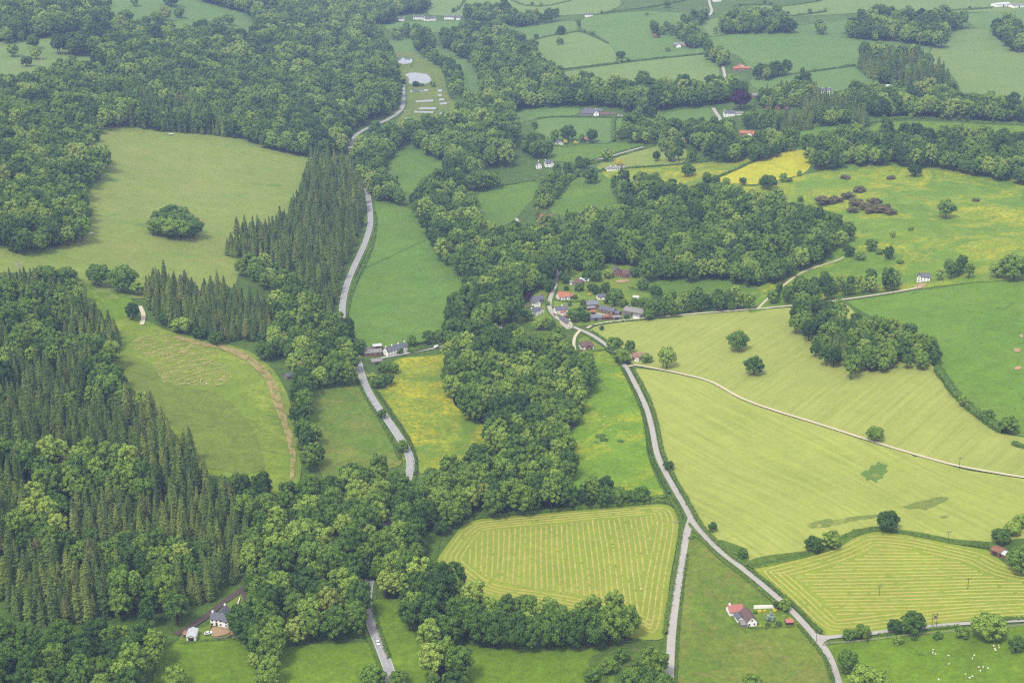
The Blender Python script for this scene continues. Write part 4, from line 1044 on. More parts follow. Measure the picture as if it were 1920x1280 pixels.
# ================================================================== hedges
def hedge(P, h, w, label, step=None, leaf="hedge_leaf", gaps=.04, name="hedge"):
    W = ground(smooth_open(widen(P), 2))
    dist = np.linalg.norm(W[:, :2], axis=1).mean()
    if dist > 1300: h, w = h * 1.25, w * 1.3
    st = step or max(.8, dist / 900.0)
    W = resample(W[:, :2], st)
    n = len(W)
    W = W + RNG.normal(0, w * .06, W.shape)
    T = np.gradient(W, axis=0); T /= np.linalg.norm(T, axis=1)[:, None] + 1e-9
    N = np.stack([-T[:, 1], T[:, 0]], 1)
    hv = h * (.72 + .5 * vnoise(W[:, 0], W[:, 1], 7.0)) * RNG.uniform(.9, 1.1, n)
    z0 = hgt(W[:, 0], W[:, 1])
    mb = MB()
    wv = w * .38 * RNG.uniform(.8, 1.2, n)
    rows = [np.c_[W - N * wv[:, None], z0 - .2], np.c_[W - N * wv[:, None], z0 + hv * .6], np.c_[W, z0 + hv * .85], np.c_[W + N * wv[:, None], z0 + hv * .6], np.c_[W + N * wv[:, None], z0 - .2]]
    F = [(k * n + i, (k + 1) * n + i, (k + 1) * n + i + 1, k * n + i + 1) for k in range(4) for i in range(n - 1)]
    mb.add(np.vstack(rows), F)
    m = 13
    keep = RNG.random(n) > gaps
    Wk, Nk, hk, zk = W[keep], N[keep], hv[keep], z0[keep]
    a = RNG.uniform(-.1, math.pi + .1, (len(Wk), m)); q = RNG.uniform(.8, 1.12, (len(Wk), m))
    off = np.cos(a) * w * .52 * q
    zz = zk[:, None] + hk[:, None] * (.12 + .86 * np.sin(a).clip(0) * q)
    P3 = np.stack([Wk[:, None, 0] + Nk[:, None, 0] * off + RNG.normal(0, st * .4, off.shape), Wk[:, None, 1] + Nk[:, None, 1] * off + RNG.normal(0, st * .4, off.shape), zz], -1).reshape(-1, 3)
    NN = np.stack([Nk[:, None, 0] * np.cos(a), Nk[:, None, 1] * np.cos(a), np.sin(a)], -1).reshape(-1, 3)
    V, F = cards(P3, NN, RNG.uniform(.5, 1.0, len(P3)) * max(.7, min(1.3, st * .9)), .5)
    mb.add(V, F)
    o = link(name, mb.mesh(name, leaf))
    tag(o, label, "hedge")
    return o

H = [
 ([(670, 712), (684, 742), (698, 766), (716, 792), (738, 832), (750, 862)], 1.6, 1.8, "low hedge between the main road and the small rough pasture"),
 ([(692, 708), (702, 730), (718, 752), (745, 792), (770, 830), (782, 868), (778, 892)], 1.7, 1.9, "hedge between the main road and the buttercup meadow"),
 ([(649, 612), (653, 575), (664, 538), (686, 496), (700, 458), (706, 425), (703, 398)], 1.4, 1.6, "hedge lining the main road along the long green field"),
 ([(1110, 622), (1138, 640), (1165, 665), (1180, 682)], 1.5, 1.8, "hedge below the farm along the lane bend"),
 ([(1186, 692), (1203, 722), (1222, 760), (1233, 802), (1241, 850), (1260, 890), (1283, 930), (1298, 958), (1310, 980), (1330, 1005), (1355, 1030), (1402, 1064)], 2.0, 2.2, "long hedge between the winding lane and the lower pale crop"),
 ([(1402, 1066), (1440, 1096), (1474, 1124), (1500, 1148), (1525, 1175), (1540, 1187)], 1.9, 2.2, "hedge between the lane and the curved hayfield"),
 ([(1167, 692), (1186, 728), (1203, 766), (1213, 806), (1219, 854), (1237, 894), (1256, 926)], 1.7, 2.0, "hedge between the buttercup pasture and the winding lane"),
 ([(1256, 938), (1272, 958), (1279, 985), (1274, 1020), (1266, 1070), (1255, 1130), (1247, 1190)], 1.9, 2.3, "hedge between the striped hayfield and the straight lower lane"),
 ([(1292, 1012), (1302, 1006), (1318, 1014), (1345, 1044), (1395, 1082), (1440, 1120), (1462, 1138)], 1.5, 1.8, "hedge on the triangle pasture side of the lane"),
 ([(1496, 1172), (1512, 1190), (1530, 1212), (1556, 1246), (1590, 1290)], 1.4, 1.6, "hedge below the cottage along the lane"),
 ([(1289, 1040), (1283, 1080), (1275, 1150), (1269, 1215), (1264, 1290)], .8, 1.0, "low ragged hedge along the straight lower lane's pasture side"),
 ([(1405, 1064), (1440, 1055), (1510, 1041), (1560, 1022), (1588, 1003)], 1.0, 2.0, "low gorsy hedge from the lane to the pair of round trees"),
 ([(1600, 996), (1640, 991), (1690, 999), (1740, 1009), (1790, 1016), (1850, 1024)], 1.0, 1.6, "low hedge above the curved hayfield"),
 ([(868, 982), (893, 971), (960, 965), (1057, 956), (1150, 949), (1240, 940), (1258, 944)], 1.8, 2.2, "hedge along the top of the striped hayfield"),
 ([(1213, 938), (1230, 934), (1250, 932)], 2.2, 3.0, "bushy hedge corner by the lane above the striped hayfield"),
 ([(1648, 1192), (1690, 1187), (1747, 1180), (1795, 1175)], 1.2, 1.4, "trimmed hedge along the side lane"),
 ([(1882, 1164), (1905, 1161), (1925, 1158)], 1.9, 1.8, "thick trimmed hedge at the end of the side lane"),
 ([(768, 662), (790, 656), (815, 650), (838, 645)], 2.2, 3.0, "thick hedge beside the white cottage row"),
 ([(758, 652), (785, 645), (800, 642)], 1.6, 1.6, "clipped hedge behind the white cottage row"),
 ([(1037, 133), (1090, 127), (1160, 119)], 2.0, 2.4, "far hedge between two pale fields"),
 ([(1165, 118), (1215, 112), (1285, 106), (1330, 101)], 2.0, 2.4, "far hedge below the hamlet hillside"),
 ([(980, 81), (1030, 68), (1087, 59)], 2.2, 2.6, "far hedge beside the field with one small tree"),
 ([(1083, 38), (1088, 60), (1112, 68), (1140, 82)], 2.0, 2.4, "short far hedge running downhill"),
 ([(1128, 26), (1160, 22), (1220, 14), (1285, 2)], 2.6, 3.0, "long far hedge climbing to the skyline"),
 ([(918, -2), (960, 8), (1020, 15), (1070, 2)], 2.2, 2.6, "dark hedge looping over the far hillside"),
 ([(850, 24), (868, 12), (890, -2)], 2.2, 2.6, "straight hedge up the far hillside"),
 ([(1493, 139), (1545, 132), (1603, 123)], 2.0, 2.4, "dark hedge across the far green fields"),
 ([(1467, 33), (1510, 28), (1547, 23)], 2.2, 2.6, "far hedge beside the copse"),
 ([(1378, 12), (1420, 8), (1470, 14), (1540, 2)], 2.6, 3.4, "tall hedge on the hazy ridge"),
 ([(1720, 26), (1765, 22), (1813, 19), (1860, 16)], 2.2, 2.6, "far hedge near the long sheds"),
 ([(1625, 233), (1650, 227), (1697, 222), (1760, 224), (1813, 228), (1870, 233), (1925, 240)], 2.0, 2.4, "hedge at the foot of the row of big trees"),
 ([(1537, 262), (1570, 247), (1602, 233)], 1.9, 2.4, "hedge beside the flowery corner field"),
 ([(1548, 266), (1580, 250), (1606, 238)], 1.7, 2.0, "second hedge by the stony corner track"),
 ([(1293, 355), (1330, 340), (1370, 324), (1410, 305), (1440, 292)], 1.8, 2.2, "hedge along the edge of the golden meadow"),
 ([(1003, 224), (1040, 219), (1090, 220), (1150, 221), (1210, 220)], 1.5, 1.8, "trimmed hedge in front of the stone farmhouse"),
 ([(1151, 224), (1150, 245), (1151, 266)], 2.5, 3.0, "tall hedge dividing the farmhouse paddocks"),
 ([(1092, 307), (1127, 297), (1165, 285), (1207, 274)], 1.4, 1.5, "hedge above the upper lane"),
 ([(1100, 310), (1130, 302), (1168, 291), (1210, 279)], 1.4, 1.5, "hedge below the upper lane"),
 ([(1095, 322), (1125, 322), (1180, 316), (1240, 312), (1290, 308), (1340, 302)], 1.6, 2.0, "hedge behind the narrow buttercup field"),
 ([(890, 356), (925, 352), (960, 346), (1003, 338)], 2.2, 2.8, "hedge at the head of the rough light green field"),
 ([(1028, 388), (1045, 362), (1062, 345), (1086, 328)], 1.6, 2.2, "hedge curling round the smooth green field"),
 ([(1040, 274), (1060, 276), (1085, 273)], 1.5, 1.8, "garden hedge below the yellow shrubs"),
 ([(1180, 540), (1210, 548), (1245, 553)], 1.6, 2.0, "double hedge line above the farm paddock"),
 ([(1040, 563), (1062, 567), (1085, 566), (1100, 566)], 1.2, 1.2, "clipped garden hedge below the orange-roofed house"),
 ([(976, 580), (990, 578), (1002, 577)], 1.2, 1.3, "clipped hedge in the lane-side cottage garden"),
 ([(1108, 636), (1125, 645), (1140, 656)], 1.3, 1.5, "hedge round the brick bungalow lawn"),
 ([(1088, 662), (1112, 660), (1135, 657)], 1.1, 1.2, "low hedge at the foot of the bungalow garden"),
 ([(1404, 1178), (1430, 1178), (1460, 1176), (1488, 1175)], 1.0, .9, "clipped hedge along the cottage garden's lower side"),
 ([(1110, 612), (1150, 605), (1200, 601), (1280, 594)], 1.2, 1.4, "low hedge between the farm and the upper pale crop"),
 ([(340, 1207), (390, 1201), (440, 1199)], 1.0, 1.3, "ragged low hedge below the farmhouse terrace"),
 ([(1900, 832), (1912, 842), (1925, 852)], 3.0, 4.0, "bushy hedge end at the corner of the green hill"),
 ([(700, 1138), (708, 1172), (718, 1200), (730, 1235)], 1.5, 1.7, "hedge along the narrow paddock by the lower road"),
]
H += [([(1757, 694), (1772, 715), (1790, 742), (1830, 778), (1860, 800), (1880, 812)], 4.6, 6.0, "tall bushy hedge running down from the triangular copse"),
      ([(1075, 955), (1120, 952), (1170, 948), (1213, 944)], 3.0, 4.0, "thick undergrowth under the tree row above the striped hayfield")]
for a in H: hedge(*a)
HT = []
for P, lab in [(a[0], a[3]) for a in H if a[3].startswith(("far ", "dark hedge", "straight hedge", "long far", "short far", "hedge at the foot of the row", "tall hedge on"))]:
    W = ground(smooth_open(widen(P), 1)); W = resample(W, 9.0)
    for q in W:
        if RNG.random() < .2:
            s_ = RNG.uniform(.45, .95)
            HT.append((q, s_, lab))
hedge([(1240, 940), (1262, 946), (1272, 962)], 1.3, 1.6, "low hedge rounding the hayfield corner at the lane")

# ================================================================== single trees and shrubs
BUSH = [broad(400 + i, H=4.2, RX=2.6, base=.1, nl=10, ncard=420, size=(.35, .65), lob=(.38, .55)) for i in range(3)]
SMALL = [broad(420 + i, H=8.0, RX=3.6, base=1.4, nl=13, ncard=700, size=(.45, .85), lob=(.34, .5)) for i in range(2)]

for q, s_, lab in HT:
    tree("hedgerow_tree", (q[0], q[1], q[2] - .1), SMALL[int(q[0]) % 2], s_, s_ * 1.1, RNG.uniform(0, 6), "small round tree growing in the " + lab, "hedgerow trees of the " + lab)

LONE = [broad(440 + i, H=[12, 11, 12.5, 11.5][i], RX=[5.4, 5.2, 5.0, 5.6][i], base=.7, nl=[34, 30, 36, 32][i], ncard=1900, size=(.45, .9), lob=(.2, .36)) for i in range(4)]
SMALL2 = [broad(460 + i, H=7.2, RX=3.7, base=.4, nl=18, ncard=900, size=(.4, .75), lob=(.26, .42)) for i in range(2)]

def single(px, py, wpx, label, kind="broad", hr=1.0, group=None, mat=None, name=None):
    g = ground([(px, py)])[0]
    sc = FPX / (math.hypot(g[1], CAM_H - g[2]))
    r = wpx / 2 / sc
    if kind == "broad": m = LONE[int(px * 7 + py) % 4]; r0, h0 = 5.3, 11.8; nm = "field_tree"
    elif kind == "small": m = SMALL2[int(px + py) % 2]; r0, h0 = 3.7, 7.2; nm = "field_tree"
    elif kind == "spruce": m = SPRUCE[int(px) % 5]; r0, h0 = 2.7, 17; nm = "garden_conifer"
    else: m = BUSH[int(px) % 3]; r0, h0 = 2.6, 4.2; nm = "shrub"
    s = r / r0
    want = {"broad": 2.2, "small": 1.95, "spruce": 5.0, "bush": 1.5}[kind] * r * hr
    tree(name or nm, (g[0], g[1], g[2] - .15), m, s, want / h0, RNG.uniform(0, 6.28), label, group, "shrub" if kind == "bush" else "tree", mat)

S = [
 (1383, 658, 38, "grey-green leafy tree alone in the upper pale crop", "broad", .95), (1413, 703, 40, "dark round tree alone in the upper pale crop", "broad", .8),
 (1640, 827, 31, "small round tree beside the stony track", "broad", .9), (1250, 690, 34, "dark upright tree beside the crop field corner", "broad", 1.15),
 (1335, 998, 17, "thin sapling beside the lane above the fork", "small", 1.3), (1525, 1034, 36, "round tree of the pair in the gorsy hedge, darker one", "broad", .85), (1558, 1028, 36, "round tree of the pair in the gorsy hedge, paler one", "broad", .9),
 (1663, 995, 44, "spreading tree on the bank above the curved hayfield", "broad", .85), (1392, 1047, 20, "bushy tree at the turf corner by the lane", "small", 1.1),
 (1676, 1187, 27, "smaller dark tree beside the side lane oak", "broad", 1.0), (1711, 1189, 48, "dense round tree beside the side lane", "broad", .85), (1853, 1198, 66, "biggest spreading tree on the side lane", "broad", .75),
 (1590, 1200, 24, "bush with pale bark at the side lane mouth", "small", 1.0), (1616, 1197, 32, "rounded tree at the side lane mouth", "broad", .9), (1588, 1262, 42, "tall tree at the corner of the sheep pasture", "broad", 1.0), (1628, 1300, 70, "broad dark tree in the sheep pasture corner", "broad", .7),
 (1875, 1018, 34, "dark bush-like tree above the rusty barn", "broad", .8), (1897, 1004, 30, "tall bushy tree climbing from the rusty barn", "broad", .9), (1915, 990, 30, "upper tree of the clump above the rusty barn", "broad", .9), (1914, 1074, 56, "big dark tree below the rusty barn", "broad", .85),
 (1905, 1222, 32, "rounded bush tree at the pasture's fence corner", "small", 1.0), (1253, 881, 20, "small shrub tree in the lane hedge", "small", .9),
 (1683, 1206, 20, "low bush under the white rail fence", "bush", 1.0), (1714, 1200, 11, "tiny round bush under the white rail fence", "bush", 1.0), (1757, 1197, 17, "yellowish bush under the white rail fence", "bush", 1.1), (1805, 1195, 26, "pale bush beside the biggest spreading tree", "bush", 1.0),
 (1470, 1146, 22, "yellow-green garden tree at the cottage gate", "small", 1.2), (1458, 1142, 18, "dark garden tree at the cottage gate", "small", 1.0), (1443, 1165, 17, "grey-blue round shrub on the cottage lawn", "bush", 1.3, None, "grey_shrub"),
 (1425, 1176, 7, "bright yellow shrub at the cottage corner", "bush", 1.2, None, "yellow_shrub"), (1424, 1147, 9, "yellow flowering shrub under the white garden wall", "bush", .8, None, "yellow_shrub"), (1435, 1147, 7, "golden shrub under the white garden wall", "bush", .9, None, "yellow_shrub"), (1452, 1147, 10, "lime shrub under the white garden wall", "bush", .9, None, "yellow_shrub"), (1481, 1160, 6, "small yellow shrub at the garden end", "bush", 1.0, None, "yellow_shrub"), (1416, 1150, 8, "dark green shrub by the cottage wall", "bush", 1.0), (1460, 1172, 12, "green shrub in the lower garden border", "bush", 1.0), (1440, 1174, 9, "pale shrub in the lower garden border", "bush", 1.0), (1470, 1158, 9, "green shrub among the cottage flower beds", "bush", 1.0),
 (1592, 481, 23, "light round bush at the dell's edge", "small", .9), (1613, 487, 19, "blossoming pale bush on the flowery hill", "bush", 1.1), (1634, 471, 24, "dark bush on the flowery hill above the path", "small", 1.0), (1650, 477, 15, "low bush beside the dark hill bush", "bush", 1.0), (1665, 487, 19, "upright thorn on the flowery hill", "small", 1.4), (1673, 446, 11, "tiny upright thorn high on the flowery hill", "small", 1.4), (1688, 494, 13, "low flat bush on the flowery hill", "bush", .8), (1707, 432, 12, "small bush high on the flowery hill", "bush", 1.0),
 (1773, 409, 34, "large round thorn on the flowery hill", "broad", .95), (1440, 355, 32, "round tree below the golden meadow", "broad", .8), (1468, 342, 14, "small tree below the golden meadow", "small", 1.3), (1480, 341, 10, "low bush below the golden meadow", "bush", 1.0), (1498, 331, 9, "slim thorn at the golden meadow corner", "small", 1.5),
 (1362, 346, 15, "round bush on the turf near the dell", "small", .9), (1393, 346, 15, "low round bush near the golden meadow", "small", .9), (1325, 343, 18, "tree of the bush pair near the dell, taller one", "small", 1.2), (1342, 343, 16, "tree of the bush pair near the dell, lower one", "small", 1.0), (1335, 371, 15, "conical thorn at the dell's upper edge", "small", 1.4), (1373, 380, 48, "big domed tree at the dell's upper edge", "broad", .7), (1290, 331, 28, "round tree in the narrow buttercup field", "broad", .8), (1500, 379, 12, "thorn bush on the open flowery hill", "small", 1.0),
 (1715, 331, 26, "dark bush below the hilltop wood", "small", .9), (1107, 344, 31, "lone round tree in the smooth green field", "broad", .95), (1138, 304, 24, "dark conical tree beside the upper lane", "broad", 1.0), (1110, 268, 24, "round tree below the farmhouse paddock", "broad", .95), (1065, 265, 30, "round tree behind the yellow-shrub garden", "broad", .9), (1040, 266, 18, "slim tree behind the yellow-shrub garden", "broad", 1.2), (1090, 268, 11, "thin tree in the paddock hedge", "small", 1.6),
 (1060, 270, 8, "yellow shrub beside the tiny white house", "bush", 1.3, None, "yellow_shrub"), (1079, 271, 8, "yellow shrub at the end of the little garden", "bush", 1.0, None, "yellow_shrub"), (1160, 310, 10, "yellow-green shrub behind the white bungalow", "bush", 1.4, None, "yellow_shrub"), (1131, 320, 6, "tiny dark bush by the white bungalow", "bush", 1.2),
 (1388, 205, 38, "great purple copper beech above the white hillside house", "broad", .95, None, "copper_leaf"), (992, 566, 16, "small purple tree by the slate cottages", "small", 1.2, None, "copper_leaf"), (1152, 573, 34, "reddish dark spreading tree behind the farm", "small", 1.0),
 (1250, 15, 14, "dark tree high on the far hill", "small", 1.1), (1053, 66, 16, "single tree in the far small field", "small", 1.1), (1050, 84, 14, "single tree in the grey green field", "small", 1.0), (1163, 110, 18, "dark bush by the far hedge", "small", .8), (1252, 97, 12, "small bush below the far hamlet", "small", .9), (1213, 29, 7, "tiny far bush on the open hill", "small", .9),
 (253, 12, 16, "far tree on the skyline meadow edge", "small", 1.1), (322, 12, 32, "far wide clump tree on the skyline meadow", "small", .8), (237, 44, 26, "tree at the lower edge of the far meadow", "broad", .9), (275, 48, 18, "low tree of the far meadow trio", "small", 1.0), (295, 46, 24, "middle tree of the far meadow trio", "small", 1.0), (310, 40, 22, "tall tree of the far meadow trio", "small", 1.2), (336, 34, 20, "dark round tree beside the far meadow trio", "small", 1.0), (430, 48, 22, "lone pyramid-shaped tree in the far meadow", "small", 1.0), (205, 12, 11, "small tree on the skyline meadow", "small", 1.1),
 (25, 107, 24, "dark tree in the pale paddock, beside the wood", "broad", .9), (63, 92, 24, "tall dark tree at the pale paddock's upper edge", "broad", 1.1), (68, 112, 22, "dark tree beside the dead white tree", "broad", 1.0), (50, 125, 22, "low dark tree below the dead white tree", "small", .9), (113, 122, 13, "round bush of the paddock four, dark one", "small", 1.0), (137, 120, 15, "round bush of the paddock four, tallest one", "small", 1.1), (127, 128, 13, "round bush of the paddock four, lowest one", "small", .9), (148, 125, 12, "round bush of the paddock four, outer one", "small", .9),
 (85, 528, 42, "broad dark oak at the spruce wood's upper corner", "broad", .7), (125, 528, 38, "second dark oak at the spruce wood's upper corner", "broad", .7), (186, 536, 50, "dark oak above the small green field", "broad", .75), (232, 547, 52, "largest oak above the small green field", "broad", .9), (255, 552, 32, "lower oak beside the largest oak", "broad", .8), (250, 600, 28, "tall dark tree by the stony gateway", "broad", 1.1), (200, 652, 44, "round dark tree at the spruce wood's edge", "broad", .75), (185, 655, 40, "leafy tree bulging from the spruce wood", "broad", .75),
 (498, 675, 38, "bright light green tree beside the spruce block", "broad", 1.0), (565, 765, 46, "tall rounded tree above the lane of hedge trees", "broad", 1.1), (310, 610, 24, "shrubby tree at the foot of the spruce block", "small", 1.0), (338, 625, 36, "dark shrubby tree at the foot of the spruces", "small", .9), (375, 635, 28, "light shrub tree at the foot of the spruces", "small", .9), (405, 645, 30, "brownish shrub at the foot of the spruces", "small", .8),
 (716, 785, 17, "dark round tree standing over the main road", "small", 1.2), (756, 848, 22, "dark hedge tree beside the main road bend", "small", 1.1), (748, 663, 14, "dark round bush before the white cottage row", "bush", 1.1), (678, 650, 14, "dark clipped bush behind the cottage sheds", "bush", 1.2), (772, 648, 18, "dark yew beside the white cottage row", "small", 1.2), (725, 655, 6, "little dark shrub behind the cottage gable", "bush", 1.3), (805, 646, 24, "round tree by the parked cars", "small", 1.2), (825, 644, 24, "leafy tree over the parked cars", "small", 1.2),
 (708, 728, 26, "light green bush by the cottage orchard", "bush", 1.0), (725, 722, 28, "tall shrub in the cottage orchard", "small", .9), (738, 700, 22, "brownish orchard tree below the cottage row", "small", 1.0), (720, 700, 24, "dusky orchard tree below the cottage row", "small", 1.0), (700, 715, 20, "green orchard bush beside the road", "bush", 1.1),
 (1075, 603, 26, "dark tree between the lane and the blue shed", "broad", .9), (1095, 603, 22, "second dark tree beside the blue shed", "broad", .9), (1152, 662, 36, "round tree where the lane bends below the crop", "broad", .8), (1180, 662, 20, "pointed dark tree above the tan-roofed house", "small", 1.3), (1165, 680, 34, "leafy tree hiding the tan-roofed house", "broad", .75), (1212, 680, 22, "low bush beside the tan-roofed house", "bush", 1.0), (1215, 600, 22, "big tree by the farmyard end", "broad", 1.0),
 (1068, 574, 8, "small garden tree by the slate-roofed white house", "small", 1.4), (1098, 580, 12, "garden bush above the blue shed", "bush", 1.0), (1030, 548, 22, "light green tree at the top of the village", "small", 1.2), (1085, 545, 18, "garden shrub behind the orange-roofed house", "bush", 1.0), (1105, 555, 6, "yellow garden shrub in the village", "bush", 1.2, None, "yellow_shrub"), (1175, 598, 10, "shrub against the long barn", "bush", 1.2),
 (1870, 520, 34, "smaller tree at the green hill's top corner", "broad", .8), (1900, 525, 58, "large dark tree at the green hill's top corner", "broad", .85),
 (1890, 812, 40, "biggest bush at the foot of the tall bushy hedge", "broad", .75), (1850, 792, 26, "rounded bush in the tall bushy hedge", "small", 1.0), (1808, 762, 24, "upper bush in the tall bushy hedge", "small", 1.0),
 (1098, 950, 40, "first tree of the row between river wood and lane", "broad", 1.0), (1128, 950, 40, "largest tree of the row between river wood and lane", "broad", 1.0), (1160, 947, 36, "pale tree of the row between river wood and lane", "broad", .95), (1182, 945, 28, "small tree of the row between river wood and lane", "broad", .95), (1202, 942, 34, "last dark tree of the row, by the lane hedge", "broad", .9),
 (1640, 610, 10, "pale sapling at the copse's edge", "small", 1.4),
 (890, 340, 26, "light green leafy tree beside the small wood field", "broad", 1.1), (927, 355, 24, "tall pale ash beside the small wood field", "broad", 1.3), (1003, 242, 12, "thin tree in front of the grey-roofed cottage", "small", 1.2),
 (780, 1040, 46, "scrubby sallow on the rough ground", "broad", .7), (745, 1020, 26, "low scrub bush on the rough ground", "bush", 1.2), (828, 1002, 30, "round hawthorn at the hayfield corner", "small", 1.0), (700, 1085, 30, "bushy alder above the lower road", "broad", .9), (1140, 1260, 36, "brown-tinged sallow on the bracken slope", "small", .8), (1165, 1240, 30, "pale scrub tree on the bracken slope", "small", .9), (1110, 1275, 30, "low scrub on the bracken slope", "bush", 1.0),
 (430, 1176, 12, "small dark tree against the farmhouse front", "small", 1.2), (460, 1200, 50, "big dark tree beside the farmhouse", "broad", .9), (500, 1290, 50, "rounded tree between the two lower paddocks", "broad", .8), (478, 1250, 26, "slim hedge tree between the two lower paddocks", "small", 1.1), (700, 1285, 50, "round tree by the lower road at the paddock edge", "broad", .8), (748, 1286, 36, "bushy tree at the foot of the narrow paddock", "broad", .8),
 (1410, 1300, 40, "treetop in the lower corner of the triangle pasture", "small", .9), (330, 1290, 46, "leafy tree at the lower wood's edge", "broad", .9),
 (746, 127, 9, "dark conifer on the bank between the ponds", "spruce", .5), (740, 125, 8, "slim conifer beside the upper pond", "spruce", .5), (771, 127, 6, "small conifer at the upper pond's corner", "spruce", .5), (780, 163, 14, "bushy tree in front of the round pond", "small", .8), (792, 163, 9, "low bush in front of the round pond", "bush", 1.0), (812, 163, 12, "dark shrub at the round pond's edge", "small", 1.0), (757, 158, 10, "bush on the bank by the pond road", "bush", 1.2),
 (1048, 420, 12, "dark pointed garden conifer beside the gabled house", "spruce", .8), (1063, 412, 12, "slim conifer beside the gabled house", "spruce", .9), (1135, 402, 9, "slim tree at the foot of the smooth green field", "spruce", .9), (1147, 402, 8, "second slim tree at the foot of the smooth green field", "spruce", .9),
 (1502, 178, 13, "tall conifer beside the far hillside house", "spruce", .7), (1485, 180, 12, "tall conifer behind the three little cabins", "spruce", .7), (1523, 175, 9, "small conifer by the far hillside house", "spruce", .6), (1472, 215, 9, "slim conifer in front of the little cabins", "spruce", .6),
]
for a in S: single(*a)
for x, y, w in [(1012, 567, 14), (1027, 573, 9), (1036, 610, 12), (1024, 618, 22), (1008, 618, 20), (990, 602, 22), (975, 593, 18), (1078, 561, 10), (1093, 573, 12), (1120, 553, 16), (1135, 549, 18), (1108, 546, 16), (1062, 545, 10), (1086, 592, 16), (1070, 595, 12), (1136, 570, 9), (1170, 577, 18), (1190, 574, 16), (1206, 577, 20), (1128, 619, 9), (1100, 527, 20), (1118, 528, 22), (1140, 522, 18), (1060, 532, 18), (1190, 520, 20), (1205, 545, 22), (1230, 560, 24)]:
    single(x, y, w, "leafy garden tree between the village houses", "small", 1.05, "garden trees between the village houses", None, "garden_tree")
for x, y, w in [(297, 441, 40), (318, 446, 44), (340, 448, 44), (362, 445, 40), (304, 428, 40), (328, 433, 46), (354, 434, 40), (320, 420, 42), (340, 422, 40)]:
    single(x, y, w, "bushy tree of the round clump alone in the great hay meadow", "broad", .8, "trees of the round meadow clump", None, "field_tree")
for x, y, w in [(872, 1190, 52), (900, 1208, 56), (932, 1214, 54), (966, 1218, 58), (1000, 1217, 56), (1036, 1218, 60), (1072, 1218, 56), (1104, 1216, 60), (1140, 1210, 60), (1172, 1200, 54)]:
    single(x, y, w, "tall full-crowned tree in the front of the belt below the striped hayfield", "broad", 1.25, "front trees of the belt below the striped hayfield", None, "broadleaf_tree")
# dark bracken and gorse thickets on the flowery hill
for k, (x, y, w) in enumerate([(1545, 384, 34), (1568, 380, 26), (1590, 372, 26), (1610, 360, 24), (1602, 385, 30), (1620, 392, 30), (1640, 382, 26), (1650, 398, 30), (1670, 402, 24), (1632, 400, 24), (1600, 398, 22), (1660, 390, 18), (1830, 378, 14), (1585, 336, 18), (1670, 336, 16)]):
    single(x, y, w, "brown bracken and gorse thicket on the flowery hill", "bush", .55, "gorse thickets on the flowery hill", "brown_scrub", "gorse_thicket")
for k, (x, y, w) in enumerate([(1126, 818, 18), (1133, 826, 16), (1120, 830, 14), (1165, 828, 14), (1097, 925, 10), (1104, 892, 12)]):
    single(x, y, w, "low dark rush tussock in the lane-side buttercup pasture", "bush", .3, "rush tussocks in the lane pasture", None, "rush_tussock")

def dead_tree(px, py, hm, label):
    g = ground([(px, py)])[0]
    mb = MB(); rd = random.Random(px)
    mb.tube([(0, 0, -.5), (.1, 0, hm * .4), (-.2, .1, hm * .75), (.2, 0, hm)], [.55, .42, .25, .05], 7)
    r = empty("dead_tree", g); tag(r, label, "dead tree")
    link("trunk", mb.mesh("trunk", "dead_wood"), None, r)
    for i in range(8):
        b = MB(); a = i * 2.4; z = hm * (.35 + .07 * i); L = hm * rd.uniform(.16, .3)
        b.tube([(0, 0, z), (math.cos(a) * L * .5, math.sin(a) * L * .5, z + L * .25), (math.cos(a) * L, math.sin(a) * L, z + L * .7)], [.2, .14, .03], 5)
        link("branch", b.mesh("branch", "dead_wood"), None, r)
dead_tree(80, 127, 17, "bleached dead tree standing in the pale paddock")
dead_tree(36, 515, 12, "bare dead tree above the spruce wood")

# ================================================================== buildings
plain_mat("white_render", (.80, .79, .76, 1), (.74, .73, .70, 1), .5, .8)
plain_mat("cream_render", (.74, .68, .54, 1), (.68, .62, .5, 1), .5, .8)
plain_mat("stone_wall", C(176, 168, 156), C(146, 138, 128), .9, .9, bump=.4)
plain_mat("brick_wall", C(176, 122, 106), C(154, 104, 90), 1.2, .9, bump=.3)
plain_mat("pink_wall", C(212, 160, 146), C(196, 142, 130), .8, .9)
plain_mat("slate_roof", C(134, 134, 146), C(108, 110, 124), .9, .7, .3, bump=.4)
plain_mat("blue_slate_roof", C(150, 158, 172), C(130, 138, 152), .9, .6, .3, bump=.4)
plain_mat("grey_sheet_roof", C(176, 172, 168), C(150, 148, 148), .5, .7, .3)
plain_mat("brown_tile_roof", C(146, 118, 112), C(122, 98, 94), .9, .8, .2, bump=.4)
plain_mat("red_tile_roof", C(200, 136, 118), C(180, 116, 100), .8, .8, .2, bump=.4)
plain_mat("orange_tile_roof", C(222, 150, 116), C(204, 130, 100), .8, .8, .2, bump=.4)
plain_mat("pink_tile_roof", C(222, 150, 138), C(200, 128, 118), .7, .8, .2)
plain_mat("tan_tile_roof", C(196, 156, 132), C(170, 130, 110), .8, .8, .2, bump=.4)
plain_mat("white_sheet_roof", C(244, 246, 250), C(220, 224, 232), .4, .5, .4)
plain_mat("rusty_sheet", C(178, 132, 110), C(150, 100, 80), .4, .8, .2)
plain_mat("red_steel", C(176, 112, 98), C(158, 98, 86), .5, .7)
plain_mat("dark_timber", C(104, 84, 70), C(84, 68, 58), 1.0)
plain_mat("window_frame", (.72, .72, .70, 1), (.68, .68, .66, 1), 1)
